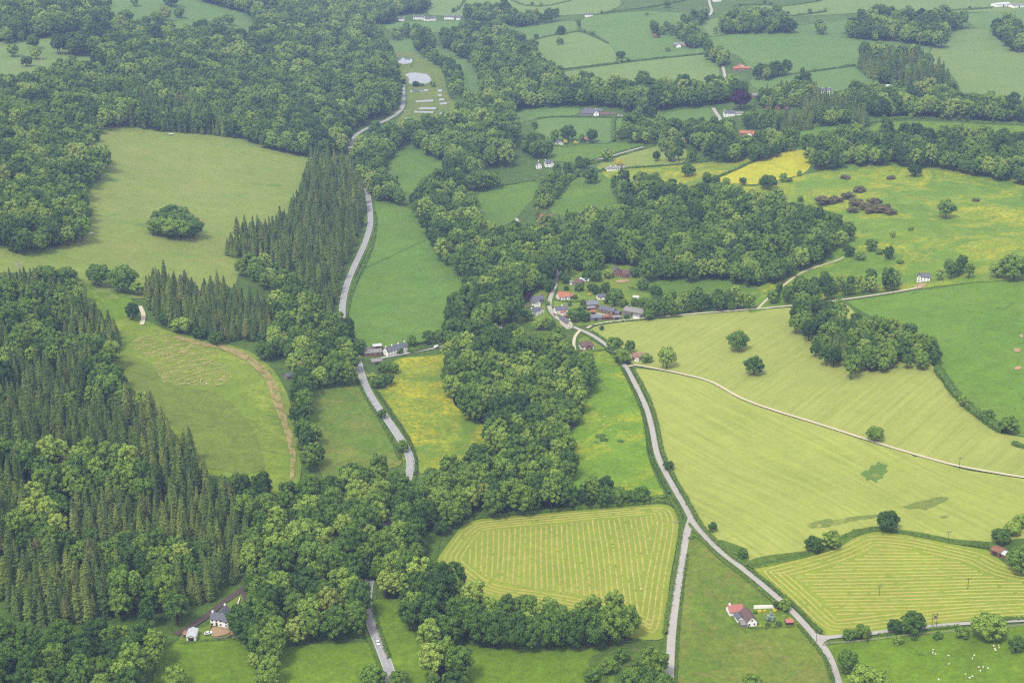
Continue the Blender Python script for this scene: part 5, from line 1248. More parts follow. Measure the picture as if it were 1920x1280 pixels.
m_, nt_, b_ = new_mat("glass_pane"); b_.inputs["Base Color"].default_value = (.02, .025, .03, 1); b_.inputs["Roughness"].default_value = .15; b_.inputs["Specular IOR Level"].default_value = .5
plain_mat("door_paint", C(96, 84, 80), C(80, 70, 66), 1)

def block(root, x0, y0, L, D, wh, rh, wall, roof, axis='x', chim=(), wins=0, side=True, hip=0.0, door=False, over=.3, flat=False, skirt=1.2, thick=.18):
    """one gabled range of a building: walls, roof slabs, chimneys, windows, door"""
    x1, y1 = x0 + L, y0 + D
    if axis == 'x':
        a, b = (x0 + (hip), (y0 + y1) / 2), (x1 - hip, (y0 + y1) / 2)
    else:
        a, b = ((x0 + x1) / 2, y0 + hip), ((x0 + x1) / 2, y1 - hip)
    V = [(x0, y0, -skirt), (x1, y0, -skirt), (x1, y1, -skirt), (x0, y1, -skirt), (x0, y0, wh), (x1, y0, wh), (x1, y1, wh), (x0, y1, wh)]
    F = [(0, 1, 5, 4), (1, 2, 6, 5), (2, 3, 7, 6), (3, 0, 4, 7), (4, 5, 6, 7)]
    if rh > 0 and hip == 0:
        k = 8
        V += [(a[0], a[1], wh + rh), (b[0], b[1], wh + rh)]
        if axis == 'x': F += [(4, 8, 7), (5, 6, 9)]
        else: F += [(4, 5, 8), (6, 7, 9)]
    link("wall", mesh_of("wall", V, F, wall), None, root)
    o = over
    if rh <= 0:
        r = link("roof", boxes_mesh("roof", [(x0 - o, x1 + o, y0 - o, y1 + o, wh + .02, wh + .25)], MATS[roof]), None, root)
    else:
        z = wh + .06
        rx = [(x0 - o, y0 - o), (x1 + o, y0 - o), (x1 + o, y1 + o), (x0 - o, y1 + o)]
        drop = o * rh / ((D if axis == 'x' else L) / 2)
        if axis == 'x': A, B = (a[0] - (o if not hip else 0), a[1]), (b[0] + (o if not hip else 0), b[1])
        else: A, B = (a[0], a[1] - (o if not hip else 0)), (b[0], b[1] + (o if not hip else 0))
        top = [(p[0], p[1], z - drop) for p in rx] + [(A[0], A[1], z + rh), (B[0], B[1], z + rh)]
        bot = [(p[0], p[1], p[2] - .0) for p in top]
        bot = [(p[0], p[1], p[2] - thick * .3) for p in top]
        top = [(p[0], p[1], p[2] + thick) for p in top]
        V = top + bot
        if axis == 'x': Ft = [(0, 1, 5, 4), (2, 3, 4, 5)] + ([(3, 0, 4), (1, 2, 5)] if hip else [])
        else: Ft = [(1, 2, 5, 4), (3, 0, 4, 5)] + ([(0, 1, 4), (2, 3, 5)] if hip else [])
        F = Ft + [tuple(6 + i for i in reversed(f)) for f in Ft]
        F += [(0, 6, 7, 1), (1, 7, 8, 2), (2, 8, 9, 3), (3, 9, 6, 0)] if hip else ([(0, 6, 7, 1), (2, 8, 9, 3), (0, 4, 10, 6), (4, 3, 9, 10), (1, 7, 11, 5), (5, 11, 8, 2)] if axis == 'x' else [(1, 7, 8, 2), (3, 9, 6, 0), (0, 6, 10, 4), (4, 10, 7, 1), (2, 8, 11, 5), (5, 11, 9, 3)])
        r = link("roof", mesh_of("roof", V, F, roof), None, root)
    for t in chim:
        cx, cy = a[0] + (b[0] - a[0]) * t, a[1] + (b[1] - a[1]) * t
        if axis == 'x': cx = min(max(cx, x0 + .5), x1 - .5)
        else: cy = min(max(cy, y0 + .5), y1 - .5)
        c = boxes_mesh("chimney", [(cx - .36, cx + .36, cy - .36, cy + .36, wh + rh * .5, wh + rh + .7), (cx - .42, cx + .42, cy - .42, cy + .42, wh + rh + .703, wh + rh + .82), (cx - .3, cx - .05, cy - .14, cy + .14, wh + rh + .823, wh + rh + 1.1), (cx + .05, cx + .3, cy - .14, cy + .14, wh + rh + .823, wh + rh + 1.1)], wall if not isinstance(wall, str) else MATS[wall])
        link("chimney", c, None, r)
    def win(cx, cz, w, h, face):
        if face == 'f': bx = lambda d0, d1, e: (cx - w / 2 + e, cx + w / 2 - e, y0 - d1, y0 - d0, cz - h / 2 + e, cz + h / 2 - e)
        elif face == 'l': bx = lambda d0, d1, e: (x0 - d1, x0 - d0, cx - w / 2 + e, cx + w / 2 - e, cz - h / 2 + e, cz + h / 2 - e)
        else: bx = lambda d0, d1, e: (x1 + d0, x1 + d1, cx - w / 2 + e, cx + w / 2 - e, cz - h / 2 + e, cz + h / 2 - e)
        f = link("window", boxes_mesh("window", [bx(-.02, .06, 0)], MATS["window_frame"]), None, root)
        link("pane", boxes_mesh("pane", [bx(.061, .075, .1)], MATS["glass_pane"]), None, f)
    if wins:
        rows = [1.35] if wh < 3.2 else [1.15, wh - .8]
        for z in rows:
            for i in range(wins):
                cx = x0 + L * (i + .5) / wins
                if door and z < 2 and i == wins // 2:
                    dd = link("door", boxes_mesh("door", [(cx - .5, cx + .5, y0 - .06, y0 + .02, 0, 2.05)], MATS["door_paint"]), None, root)
                    link("handle", boxes_mesh("handle", [(cx + .3, cx + .4, y0 - .1, y0 - .061, 1.0, 1.1)], MATS["window_frame"]), None, dd)
                else: win(cx, z, 1.0, 1.0, 'f')
        if side:
            for fc in ('l', 'r'):
                for z in rows: win(y0 + D / 2, z, .9, .95, fc)
        if axis == 'y' and rh > 1.8 and hip == 0: win((x0 + x1) / 2, wh + .5, .9, 1.0, 'f')
    elif door:
        cx = x0 + L / 2
        link("door", boxes_mesh("door", [(cx - 1.3, cx + 1.3, y0 - .06, y0 + .02, -.2, min(wh - .3, 2.6))], MATS["door_paint"]), None, root)

def building(A, B, label, parts, cat="house", name="house", rise=0.0, scale=None):
    """A, B: the two ends of the front wall's foot; parts: list of block() keywords in metres or in fractions of the front ('fx')"""
    W = ground([A, B])
    d = W[1, :2] - W[0, :2]; L = float(np.linalg.norm(d)); ang = math.atan2(d[1], d[0])
    r = empty(name, (W[0, 0], W[0, 1], (W[0, 2] + W[1, 2]) / 2 + .15 + rise), ang)
    for p in parts:
        q = dict(p)
        fx0, fx1 = q.pop("fx", (0, 1))
        q.setdefault("y0", 0.0)
        q['D'] *= .88; q['y0'] *= .88; q['wh'] *= .84; q['rh'] *= .84
        block(r, x0=fx0 * L, L=(fx1 - fx0) * L, **q)
    tag(r, label, cat)
    return r

def simple(A, B, D, wh, rh, wall, roof, label, cat="house", name="house", **kw):
    return building(A, B, label, [dict(D=D, wh=wh, rh=rh, wall=wall, roof=roof, **kw)], cat, name)

WR, SL, BS, ST_, BR, RT, BT, OT, PT = "white_render", "slate_roof", "blue_slate_roof", "stone_wall", "brick_wall", "red_tile_roof", "brown_tile_roof", "orange_tile_roof", "pink_tile_roof"
# the white cottage row by the main road
building((727, 669), (764, 660), "long white cottage row with four chimneys and slate roof", [dict(D=6.0, wh=4.8, rh=2.6, wall=WR, roof=SL, chim=(0, .33, .66, 1), wins=7, door=True)])
building((683, 668), (716, 667), "low brick outbuilding with grey roof beside the white cottage row", [dict(D=6.0, wh=2.8, rh=1.9, wall=BR, roof="grey_sheet_roof", wins=4, side=False), dict(fx=(.1, .5), y0=7.0, D=5, wh=2.6, rh=1.5, wall=BR, roof=SL)], "outbuilding", "outbuilding")
building((698, 684), (717, 683), "lean grey-roofed shed in front of the brick outbuilding", [dict(D=7.0, wh=2.5, rh=1.2, wall=ST_, roof="grey_sheet_roof", door=True)], "shed", "shed")
building((700, 655), (716, 654), "red-walled garage behind the brick outbuilding", [dict(D=5.0, wh=2.5, rh=1.0, wall="red_steel", roof="white_sheet_roof", door=True)], "garage", "garage")
# the village
building((1150, 519), (1165, 519), "red brick house with steep gable facing the valley", [dict(D=7.5, wh=4.6, rh=3.6, wall=BR, roof=SL, axis='y', wins=2, chim=(.7,)), dict(fx=(-.45, -.02), y0=3, D=4, wh=2.6, rh=1.2, wall=BR, roof="grey_sheet_roof")])
building((1168, 522), (1185, 521), "brown-roofed brick house beside the steep gabled one", [dict(D=7, wh=4.0, rh=3.0, wall=BR, roof=BT, wins=3, chim=(0, 1), door=True)])
building((1073, 536), (1090, 538), "brown hip-roofed bungalow half hidden in trees", [dict(D=8, wh=2.8, rh=2.8, wall=ST_, roof=BT, hip=1.6, wins=3, chim=(.2,)), dict(fx=(-.35, 0), y0=2, D=4, wh=2.4, rh=1.0, wall=WR, roof="grey_sheet_roof")])
building((1048, 564), (1069, 562), "house with bright orange tiled roof beside the lane", [dict(D=8, wh=3.2, rh=2.9, wall=WR, roof=OT, wins=4, door=True), dict(fx=(1.02, 1.55), y0=2, D=4.5, wh=2.3, rh=1.3, wall=BR, roof=PT), dict(fx=(.3, .8), y0=8.2, D=5, wh=3.0, rh=1.9, wall=WR, roof=RT, axis='y')])
building((1001, 574), (1021, 569), "stone cottage with grey slate roofs above the lane", [dict(D=6.5, wh=4.4, rh=2.8, wall=ST_, roof=SL, wins=3, chim=(0, 1)), dict(fx=(-.2, .3), y0=-5.2, D=5.0, wh=4.2, rh=2.4, wall=WR, roof=SL, axis='y', wins=1)])
building((1000, 595), (1014, 590), "white cottage with slate roof below the lane", [dict(D=5.5, wh=4.4, rh=2.4, wall=WR, roof=SL, wins=2, chim=(0, 1)), dict(fx=(1.02, 1.6), y0=1, D=4.2, wh=3.0, rh=1.8, wall=WR, roof=SL, axis='y', wins=1)])
building((1042, 590), (1065, 588), "white house with slate roof and chimney in the lane bend", [dict(D=6.5, wh=3.8, rh=2.5, wall=WR, roof=SL, wins=4, chim=(.6,), door=True), dict(fx=(.35, .8), y0=-3.6, D=3.5, wh=2.3, rh=.9, wall=WR, roof=PT, axis='y')])
building((1049, 606), (1063, 617), "narrow cream house standing right on the lane", [dict(D=5.0, wh=4.6, rh=2.6, wall="cream_render", roof=SL, wins=4, chim=(0, 1))])
building((1090, 657), (1114, 654), "brick bungalow with brown hipped roof and front gable", [dict(D=9, wh=2.9, rh=2.9, wall=WR, roof=BT, hip=2.2, wins=4), dict(fx=(.35, .75), y0=-2.2, D=5, wh=2.8, rh=1.9, wall=BR, roof=BT, axis='y', wins=1, side=False)])
building((1187, 677), (1210, 674), "low tan-roofed house among bushes at the track corner", [dict(D=6.5, wh=2.7, rh=2.3, wall=ST_, roof="tan_tile_roof", wins=3), dict(fx=(.1, .45), y0=-2.6, D=4, wh=2.6, rh=1.4, wall=WR, roof="tan_tile_roof", axis='y', wins=1, side=False)])
building((1121, 563), (1141, 562), "small white shed-like house with grey roof above the farm", [dict(D=5, wh=3.0, rh=1.9, wall=WR, roof=SL, wins=2)])
building((1101, 580), (1121, 579), "brick farmhouse with blue slate roof", [dict(D=7, wh=4.2, rh=2.6, wall=BR, roof=BS, wins=3, chim=(.1, .9), door=True), dict(fx=(-.1, .6), y0=-4.2, D=4, wh=2.5, rh=1.0, wall=BR, roof="grey_sheet_roof")])
building((1122, 585), (1149, 592), "long slate-roofed farm range running down the yard", [dict(D=6.5, wh=3.2, rh=2.2, wall=BR, roof=SL, wins=4), dict(fx=(.9, 1.35), y0=1, D=5, wh=2.6, rh=1.5, wall=BR, roof=SL)], "farm building", "farm_range")
building((1168, 591), (1204, 596), "long grey sheet-roofed barn at the end of the yard", [dict(D=10, wh=4.0, rh=2.4, wall=ST_, roof="grey_sheet_roof", door=True), dict(fx=(.6, .95), y0=-3.4, D=3.2, wh=2.4, rh=.6, wall=WR, roof="grey_sheet_roof")], "barn", "barn")
building((1106, 603), (1129, 602), "blue-grey metal shed beside the crop field", [dict(D=7, wh=3.2, rh=1.3, wall=ST_, roof=BS, door=True)], "shed", "shed")
building((1131, 601), (1148, 600), "dull red steel shed in the middle of the row", [dict(D=4.5, wh=2.8, rh=.8, wall="red_steel", roof="red_steel", door=True)], "shed", "shed")
building((1149, 601), (1164, 600), "small grey shed at the end of the row", [dict(D=4.5, wh=2.8, rh=.8, wall=ST_, roof="grey_sheet_roof", door=True)], "shed", "shed")
building((1108, 590), (1116, 590), "little brick shed in the yard corner", [dict(D=4, wh=2.4, rh=1.2, wall=BR, roof=RT, door=True)], "shed", "shed")
building((1058, 597), (1066, 597), "tiny red-roofed garden shed by the lane", [dict(D=3.5, wh=2.2, rh=1.0, wall=BR, roof=RT, door=True)], "shed", "shed")
# white farmhouse in the lower woods
building((395, 1172), (432, 1178), "white farmhouse with grey slate roofs in the lower wood", [dict(fx=(0, .62), D=5.4, wh=4.4, rh=2.3, wall=WR, roof=SL, wins=3, chim=(0,), door=True), dict(fx=(.63, 1.0), y0=-.6, D=5.4, wh=4.0, rh=2.0, wall=WR, roof=SL, wins=1, chim=(1,)), dict(fx=(1.01, 1.42), y0=.6, D=6.2, wh=4.3, rh=2.2, wall=WR, roof=SL, axis='y', wins=1), dict(fx=(.12, .52), y0=5.8, D=7, wh=3.4, rh=2.0, wall=WR, roof=SL, axis='y', wins=1, chim=(1,))])
building((350, 1202), (367, 1203), "white metal shed below the farmhouse drive", [dict(D=7.5, wh=2.8, rh=.9, wall=WR, roof="white_sheet_roof", axis='y', door=True), dict(fx=(-.45, -.05), y0=3, D=4, wh=2.2, rh=.5, wall="dark_timber", roof="tan_tile_roof")], "shed", "shed")
building((434, 1194), (445, 1194), "small round-backed garden hut with pinkish roof", [dict(D=3.0, wh=1.9, rh=1.1, wall=ST_, roof=PT, hip=.9)], "garden hut", "garden_hut")
# white cottage in the triangle pasture
building((1400, 1176), (1419, 1174), "white cottage with long mossy brown roof in the triangle pasture", [dict(D=10.5, wh=3.2, rh=2.6, wall=WR, roof=BT, axis='y', wins=2), dict(fx=(-1.0, .35), y0=11, D=6, wh=3.0, rh=2.5, wall=WR, roof=PT, wins=0, chim=(.1,)), dict(fx=(-.65, -.02), y0=4.4, D=5, wh=2.5, rh=1.4, wall=WR, roof=SL, axis='y'), dict(fx=(-.55, -.03), y0=-.4, D=4, wh=2.1, rh=.8, wall=ST_, roof="grey_sheet_roof")])
building((1474, 1173), (1487, 1172), "little garden shed at the end of the cottage garden", [dict(D=3.0, wh=2.0, rh=.8, wall="dark_timber", roof=PT, door=True)], "shed", "shed")
# rusty barn
building((1856, 1040), (1879, 1047), "old barn with rusty patched sheet roof above the hayfield", [dict(fx=(0, .75), D=6.5, wh=3.0, rh=1.0, wall="rusty_sheet", roof="rusty_sheet", door=True), dict(fx=(.8, 1.5), y0=.8, D=5.0, wh=2.6, rh=.9, wall="rusty_sheet", roof="white_sheet_roof")], "barn", "barn")
# the small white house on the hill track
building((1724, 529), (1743, 528), "small white house with dark slate roof alone on the hill track", [dict(D=6.0, wh=4.2, rh=2.6, wall=WR, roof=SL, wins=3), dict(fx=(-.28, .12), y0=-1.2, D=6.5, wh=4.0, rh=2.5, wall=WR, roof=SL, axis='y', wins=1)])
# houses up the slope
building((1014, 418), (1036, 415), "tall gabled brick and white house under the smooth green field", [dict(D=8, wh=4.6, rh=3.2, wall=BR, roof=RT, wins=3, chim=(0, 1)), dict(fx=(.35, .75), y0=-4, D=7, wh=4.4, rh=3.0, wall=WR, roof=SL, axis='y', wins=1), dict(fx=(-.1, .2), y0=-1.5, D=4, wh=3.4, rh=1.8, wall=WR, roof=SL, axis='y', wins=1)])
building((1006, 317), (1016, 316), "smaller white gabled house of the pair above the scrubby strip", [dict(D=8, wh=4.4, rh=3.0, wall=WR, roof=SL, axis='y', wins=2, chim=(.8,))])
building((1023, 314), (1037, 312), "larger white gabled house of the pair above the scrubby strip", [dict(D=7.5, wh=4.4, rh=3.0, wall=WR, roof=SL, wins=2, chim=(0,)), dict(fx=(.5, 1.05), y0=-3, D=6, wh=4.2, rh=2.8, wall=WR, roof=SL, axis='y', wins=1)])
building((1138, 322), (1163, 319), "long low white bungalow behind the buttercup field", [dict(D=6, wh=2.8, rh=2.0, wall=WR, roof="grey_sheet_roof", wins=5, chim=(.3, .7)), dict(fx=(1.15, 1.55), y0=4, D=6, wh=3.2, rh=2.2, wall=WR, roof=BT, axis='y', wins=1)])
simple((1045, 274), (1056, 272), 6, 3.2, 2.5, WR, SL, "tiny white house beside yellow shrubs", axis='y', wins=2)
simple((1095, 266), (1104, 266), 6, 2.8, 1.6, ST_, PT, "small pink-roofed shed beside the paddock hedge", "shed", "shed", door=True)
building((1089, 219), (1121, 217), "large stone farmhouse with sprawling grey roofs", [dict(D=9, wh=4.0, rh=3.0, wall=ST_, roof=SL, wins=6, chim=(0, .5)), dict(fx=(.75, 1.05), y0=-3, D=12, wh=4.6, rh=3.4, wall=WR, roof=SL, axis='y', wins=1, chim=(.9,)), dict(fx=(1.06, 1.95), y0=-1, D=8, wh=2.8, rh=2.2, wall=ST_, roof=BT, wins=5), dict(fx=(0.2, 1.3), y0=12.2, D=8, wh=4.2, rh=3.0, wall=ST_, roof=SL, chim=(.2, 1))])
simple((1160, 220), (1168, 219), 5, 2.6, 1.4, WR, SL, "small white outbuilding east of the stone farmhouse", "outbuilding", "outbuilding")
simple((951, 232), (966, 231), 8, 3.2, 3.0, ST_, SL, "grey slate cottage at the wood's edge", wins=3, chim=(0, 1))
simple((857, 199), (874, 199), 7, 3.0, 1.6, "pink_wall", RT, "long pink-red shed beside the fish ponds", "shed", "shed", door=True)
building((729, 249), (749, 248), "red-roofed white building below the fish ponds", [dict(D=8, wh=3.2, rh=2.2, wall=WR, roof=RT, wins=4), dict(fx=(.3, .9), y0=-5.5, D=5, wh=2.6, rh=1.4, wall=WR, roof=RT, axis='y')])
simple((670, 262), (679, 261), 5, 2.4, 1.0, WR, "white_sheet_roof", "small white roadside shed on the upper bend", "shed", "shed")
building((1358, 220), (1378, 218), "white hillside house with grey roof below the copper beech", [dict(D=9, wh=4.6, rh=2.6, wall=WR, roof=SL, wins=4, chim=(0,)), dict(fx=(1.02, 1.8), y0=2, D=7, wh=3.4, rh=2.0, wall=WR, roof="grey_sheet_roof", wins=3)])
building((1386, 255), (1413, 255), "long orange-roofed pink house among hillside trees", [dict(D=7, wh=3.2, rh=2.6, wall="pink_wall", roof=OT, wins=5, chim=(.5,)), dict(fx=(.6, .9), y0=-3, D=5, wh=3.0, rh=2.0, wall=WR, roof=OT, axis='y', wins=1)])
building((1285, 268), (1304, 266), "pink brick house with twin gables at the wood's edge", [dict(D=8, wh=4.4, rh=3.0, wall="pink_wall", roof=RT, axis='x', wins=3, chim=(0, 1)), dict(fx=(.0, .4), y0=-2.5, D=5, wh=4.2, rh=2.6, wall="pink_wall", roof=RT, axis='y', wins=1)])
building((1376, 133), (1406, 131), "far cottage with long orange roof and white gable", [dict(D=8, wh=2.8, rh=2.0, wall="pink_wall", roof=OT, wins=4), dict(fx=(.35, .75), y0=4, D=9, wh=4.6, rh=3.6, wall="cream_render", roof=RT, axis='y', wins=1)])
simple((1353, 107), (1367, 106), 7, 4.2, 2.6, "cream_render", RT, "far cream house with red roof above the orange-roofed cottage", wins=3)
building((1539, 177), (1561, 176), "far grey-roofed hillside house with white gable and two chimneys", [dict(D=8, wh=4.2, rh=3.0, wall=WR, roof=SL, wins=3, chim=(.2, .8)), dict(fx=(.4, .75), y0=-3, D=5, wh=4.0, rh=2.6, wall=WR, roof=SL, axis='y', wins=1)])
simple((1412, 185), (1438, 182), 11, 3.0, 2.2, ST_, "grey_sheet_roof", "wide grey-roofed barn behind the copper beech", "barn", "barn", door=True)
simple((1624, 175), (1645, 171), 9, 3.0, 1.6, ST_, "orange_tile_roof", "long low shed with orange roof by the dark wood", "shed", "shed")
simple((1655, 169), (1678, 168), 12, 4.2, 1.6, WR, "white_sheet_roof", "big pale metal shed by the dark wood", "shed", "shed", door=True)
simple((1583, 181), (1592, 180), 5, 2.4, 1.0, WR, "white_sheet_roof", "small white hut below the hillside house", "shed", "shed")
for i, x in enumerate((1436, 1453, 1471)):
    simple((x, 206), (x + 11, 205), 6, 2.4, 2.2, BR, BT, ("brown timber cabin beside the lawn, nearest the copper beech", "middle brown timber cabin of the three beside the lawn", "brown timber cabin beside the lawn, next to the slim conifer")[i], "cabin", "cabin", axis='y', wins=1)
simple((1517, 211), (1529, 210), 5, 2.4, .9, WR, "white_sheet_roof", "white caravan-like hut beside the hillside garden", "hut", "hut", wins=2)
# far houses
for A, B, lab in (((747, 40), (758, 40), "far white house with low annex, at the wood end of the row"), ((775, 37), (794, 37), "far white terrace behind the row's middle"), ((797, 40), (818, 39), "far white house with grey roof in the middle of the row"), ((833, 37), (851, 37), "far long white house towards the open end of the row"), ((855, 38), (863, 38), "far little white house at the open end of the row")):
    simple(A, B, 8, 4.4, 2.6, WR, SL, lab, wins=4, chim=(0, 1))
simple((964, 42), (983, 41), 8, 4.0, 2.6, WR, RT, "far white house with red roof by the tree row", wins=4, chim=(.5,))
simple((1097, 33), (1111, 31), 8, 3.6, 2.2, WR, SL, "far pale house under the hill hedge", wins=3)
building((1262, 90), (1284, 88), "far pale farmhouse with several roofs below the hamlet", [dict(D=9, wh=4.0, rh=2.8, wall=ST_, roof="grey_sheet_roof", wins=4, chim=(0,)), dict(fx=(.3, .7), y0=-4, D=6, wh=3.6, rh=2.4, wall=WR, roof=SL, axis='y', wins=1), dict(fx=(.9, 1.5), y0=-2, D=7, wh=2.6, rh=1.6, wall=ST_, roof=PT)])
building((1252, 58), (1268, 57), "far stone house with tall pointed gable in the hamlet", [dict(D=9, wh=5.0, rh=3.2, wall=ST_, roof=SL, wins=3), dict(fx=(.3, .6), y0=-2, D=5, wh=6.5, rh=5.5, wall=ST_, roof=SL, axis='y', wins=1)])
simple((1224, 72), (1234, 72), 7, 4.0, 2.6, BR, BT, "far reddish cottage in the hamlet trees", wins=2, chim=(0,))
simple((1868, 14), (1895, 12), 14, 4.5, 2.0, WR, "white_sheet_roof", "long white far shed on the skyline", "shed", "shed", door=True)
simple((1900, 16), (1922, 14), 14, 4.0, 2.0, WR, "grey_sheet_roof", "long grey far shed on the skyline", "shed", "shed", door=True)
simple((622, 9), (650, 10), 14, 4.0, 2.0, ST_, "grey_sheet_roof", "far grey shed above the hanging wood", "shed", "shed")
simple((1340, 4), (1352, 3), 9, 3.6, 2.2, WR, "white_sheet_roof", "far pale barn near the hill lane", "barn", "barn")
simple((538, 712), (552, 710), 5, 2.6, 1.6, ST_, SL, "small grey shed hidden at the worn meadow's edge", "shed", "shed")

# garden and yard walls
def low_wall(P, h, t, mat, label, name="garden_wall"):
    W = resample(ground(P), 2.5)
    T = np.gradient(W[:, :2], axis=0); T /= np.linalg.norm(T, axis=1)[:, None]; N = np.stack([-T[:, 1], T[:, 0]], 1) * t / 2
    V, F = [], []
    n = len(W)
    for s, z in ((-1, -.3), (-1, h), (1, h), (1, -.3)):
        V += list(np.c_[W[:, :2] + s * N, W[:, 2] + .5 + z])
    for k in range(3):
        for i in range(n - 1): F.append((k * n + i, (k + 1) * n + i, (k + 1) * n + i + 1, k * n + i + 1))
    F += [(0, n, 2 * n, 3 * n), (n - 1, 4 * n - 1, 3 * n - 1, 2 * n - 1)]
    tag(link(name, mesh_of(name, V, F, mat)), label, "wall")
low_wall([(1413, 1142), (1440, 1141), (1463, 1141)], 1.5, .35, WR, "white garden wall above the cottage lawn")
low_wall([(1404, 1178), (1398, 1166), (1392, 1152), (1386, 1143)], 1.1, .3, ST_, "stone wall behind the white cottage")
low_wall([(438, 1156), (445, 1140), (450, 1124)], .9, .3, WR, "pale garden wall climbing behind the farmhouse")
low_wall([(394, 1182), (396, 1172)], .9, .3, "tan_tile_roof", "short stub wall beside the farmhouse terrace")
low_wall([(433, 1180), (436, 1192), (425, 1198), (400, 1199)], .7, .35, ST_, "stone wall edging the farmhouse terrace")
low_wall([(972, 576), (985, 574), (1000, 574)], .7, .3, ST_, "stone wall below the slate cottages")

# ================================================================== vehicles, animals, poles, fences
m_, nt_, b_ = new_mat("car_white"); b_.inputs["Base Color"].default_value = (.75, .76, .78, 1); b_.inputs["Roughness"].default_value = .3; b_.inputs["Specular IOR Level"].default_value = .5
m_, nt_, b_ = new_mat("car_blue"); b_.inputs["Base Color"].default_value = (.08, .14, .32, 1); b_.inputs["Roughness"].default_value = .3; b_.inputs["Specular IOR Level"].default_value = .5
m_, nt_, b_ = new_mat("car_red"); b_.inputs["Base Color"].default_value = (.35, .05, .04, 1); b_.inputs["Roughness"].default_value = .3; b_.inputs["Specular IOR Level"].default_value = .5
m_, nt_, b_ = new_mat("tyre_rubber"); b_.inputs["Base Color"].default_value = (.02, .02, .02, 1)
m_, nt_, b_ = new_mat("lamp_glass"); b_.inputs["Base Color"].default_value = (.6, .6, .58, 1); b_.inputs["Roughness"].default_value = .2
plain_mat("fleece", (.72, .69, .60, 1), (.6, .57, .5, 1), 4)
plain_mat("pole_wood", C(110, 92, 78), C(90, 76, 66), 2)
plain_mat("fence_white", C(214, 206, 180), C(190, 184, 160), 2)
plain_mat("grey_metal", C(140, 142, 146), C(120, 122, 126), 2)

def profile(name, prof, w0, w1, mat):
    """side profile (x,z) swept across the car's width, narrower at the top"""
    n = len(prof); zt = max(p[1] for p in prof); zb = min(p[1] for p in prof)
    V, F = [], []
    for s in (-1, 1):
        for x, z in prof:
            w = w0 + (w1 - w0) * (z - zb) / max(.01, zt - zb)
            V.append((x, s * w / 2, z))
    F.append(tuple(range(n))[::-1]); F.append(tuple(range(n, 2 * n)))
    for i in range(n):
        j = (i + 1) % n
        F.append((i, j, n + j, n + i))
    bm = bmesh.new(); me = mesh_of(name, V, F, mat); bm.from_mesh(me)
    bmesh.ops.recalc_face_normals(bm, faces=bm.faces); bmesh.ops.bevel(bm, geom=bm.edges[:], offset=.05, segments=1, affect='EDGES'); bm.to_mesh(me); bm.free()
    return me

def wheel_mesh():
    bm = bmesh.new(); bmesh.ops.create_cone(bm, cap_ends=True, segments=14, radius1=.33, radius2=.33, depth=.22)
    bmesh.ops.rotate(bm, verts=bm.verts, matrix=Matrix.Rotation(math.pi / 2, 3, 'X'))
    me = bpy.data.meshes.new("wheel"); bm.to_mesh(me); bm.free(); me.materials.append(MATS["tyre_rubber"]); return me
WHEEL = wheel_mesh()
HUB = boxes_mesh("hub", [(-.15, .15, -.125, .125, -.15, .15)], MATS["grey_metal"])
LAMP = boxes_mesh("headlight", [(-.04, .04, -.16, .16, -.08, .08)], MATS["lamp_glass"])
def car(px, py, toward, label, paint, van=False):
    W = ground([(px, py), toward]); d = W[1] - W[0]
    r = empty("van" if van else "car", (W[0, 0], W[0, 1], W[0, 2] + .6), math.atan2(d[1], d[0]))
    if van:
        body = [(-2.4, .35), (-2.4, 2.0), (1.1, 2.05), (1.75, 1.25), (2.4, 1.1), (2.45, .35)]; glass = [(1.0, 1.3), (1.0, 1.9), (1.2, 1.9), (1.72, 1.3)]
        link("body", profile("body", body, 1.85, 1.7, paint), None, r); link("windscreen", profile("windscreen", glass, 1.88, 1.72, "glass_pane"), None, r)
    else:
        body = [(-2.1, .3), (-2.15, .85), (-1.9, .95), (1.0, .98), (2.05, .82), (2.15, .3)]; cab = [(-1.85, .97), (-1.45, 1.38), (.35, 1.4), (1.05, .97)]; top = [(-1.4, 1.37), (-1.25, 1.46), (.2, 1.48), (.38, 1.38)]
        link("body", profile("body", body, 1.76, 1.7, paint), None, r); link("windows", profile("windows", cab, 1.6, 1.3, "glass_pane"), None, r); link("roof", profile("roof", top, 1.36, 1.25, paint), None, r)
    for x in (-1.35, 1.35):
        for y in (-.8, .8):
            w = link("wheel", WHEEL, None, r); w.location = (x, y, .33)
            h = link("hub", HUB, None, w)
    for y in (-.6, .6):
        l = link("headlight", LAMP, None, r); l.location = (2.4 if van else 2.12, y, .72)
    r.scale = (.82, .82, .82)
    tag(r, label, "van" if van else "car")
car(640, 592, (641, 580), "white van on the main road beside the long green field", "car_white", True)
car(709, 1208, (714, 1222), "white car on the lower stretch of the main road", "car_white")
car(802, 652, (812, 650), "dark blue car parked beside the thick cottage hedge", "car_blue")
car(819, 653, (830, 650), "white van parked beside the thick cottage hedge", "car_white", True)
car(1061, 610, (1067, 613), "white car outside the cream roadside house", "car_white")
car(1040, 592, (1044, 597), "red car in the village lane bend", "car_red")
car(391, 1190, (398, 1189), "white car parked below the farmhouse", "car_white")
car(1113, 596, (1120, 596), "white van parked in the farmyard", "car_white", True)
car(1093, 660, (1097, 662), "red car on the bungalow drive", "car_red")

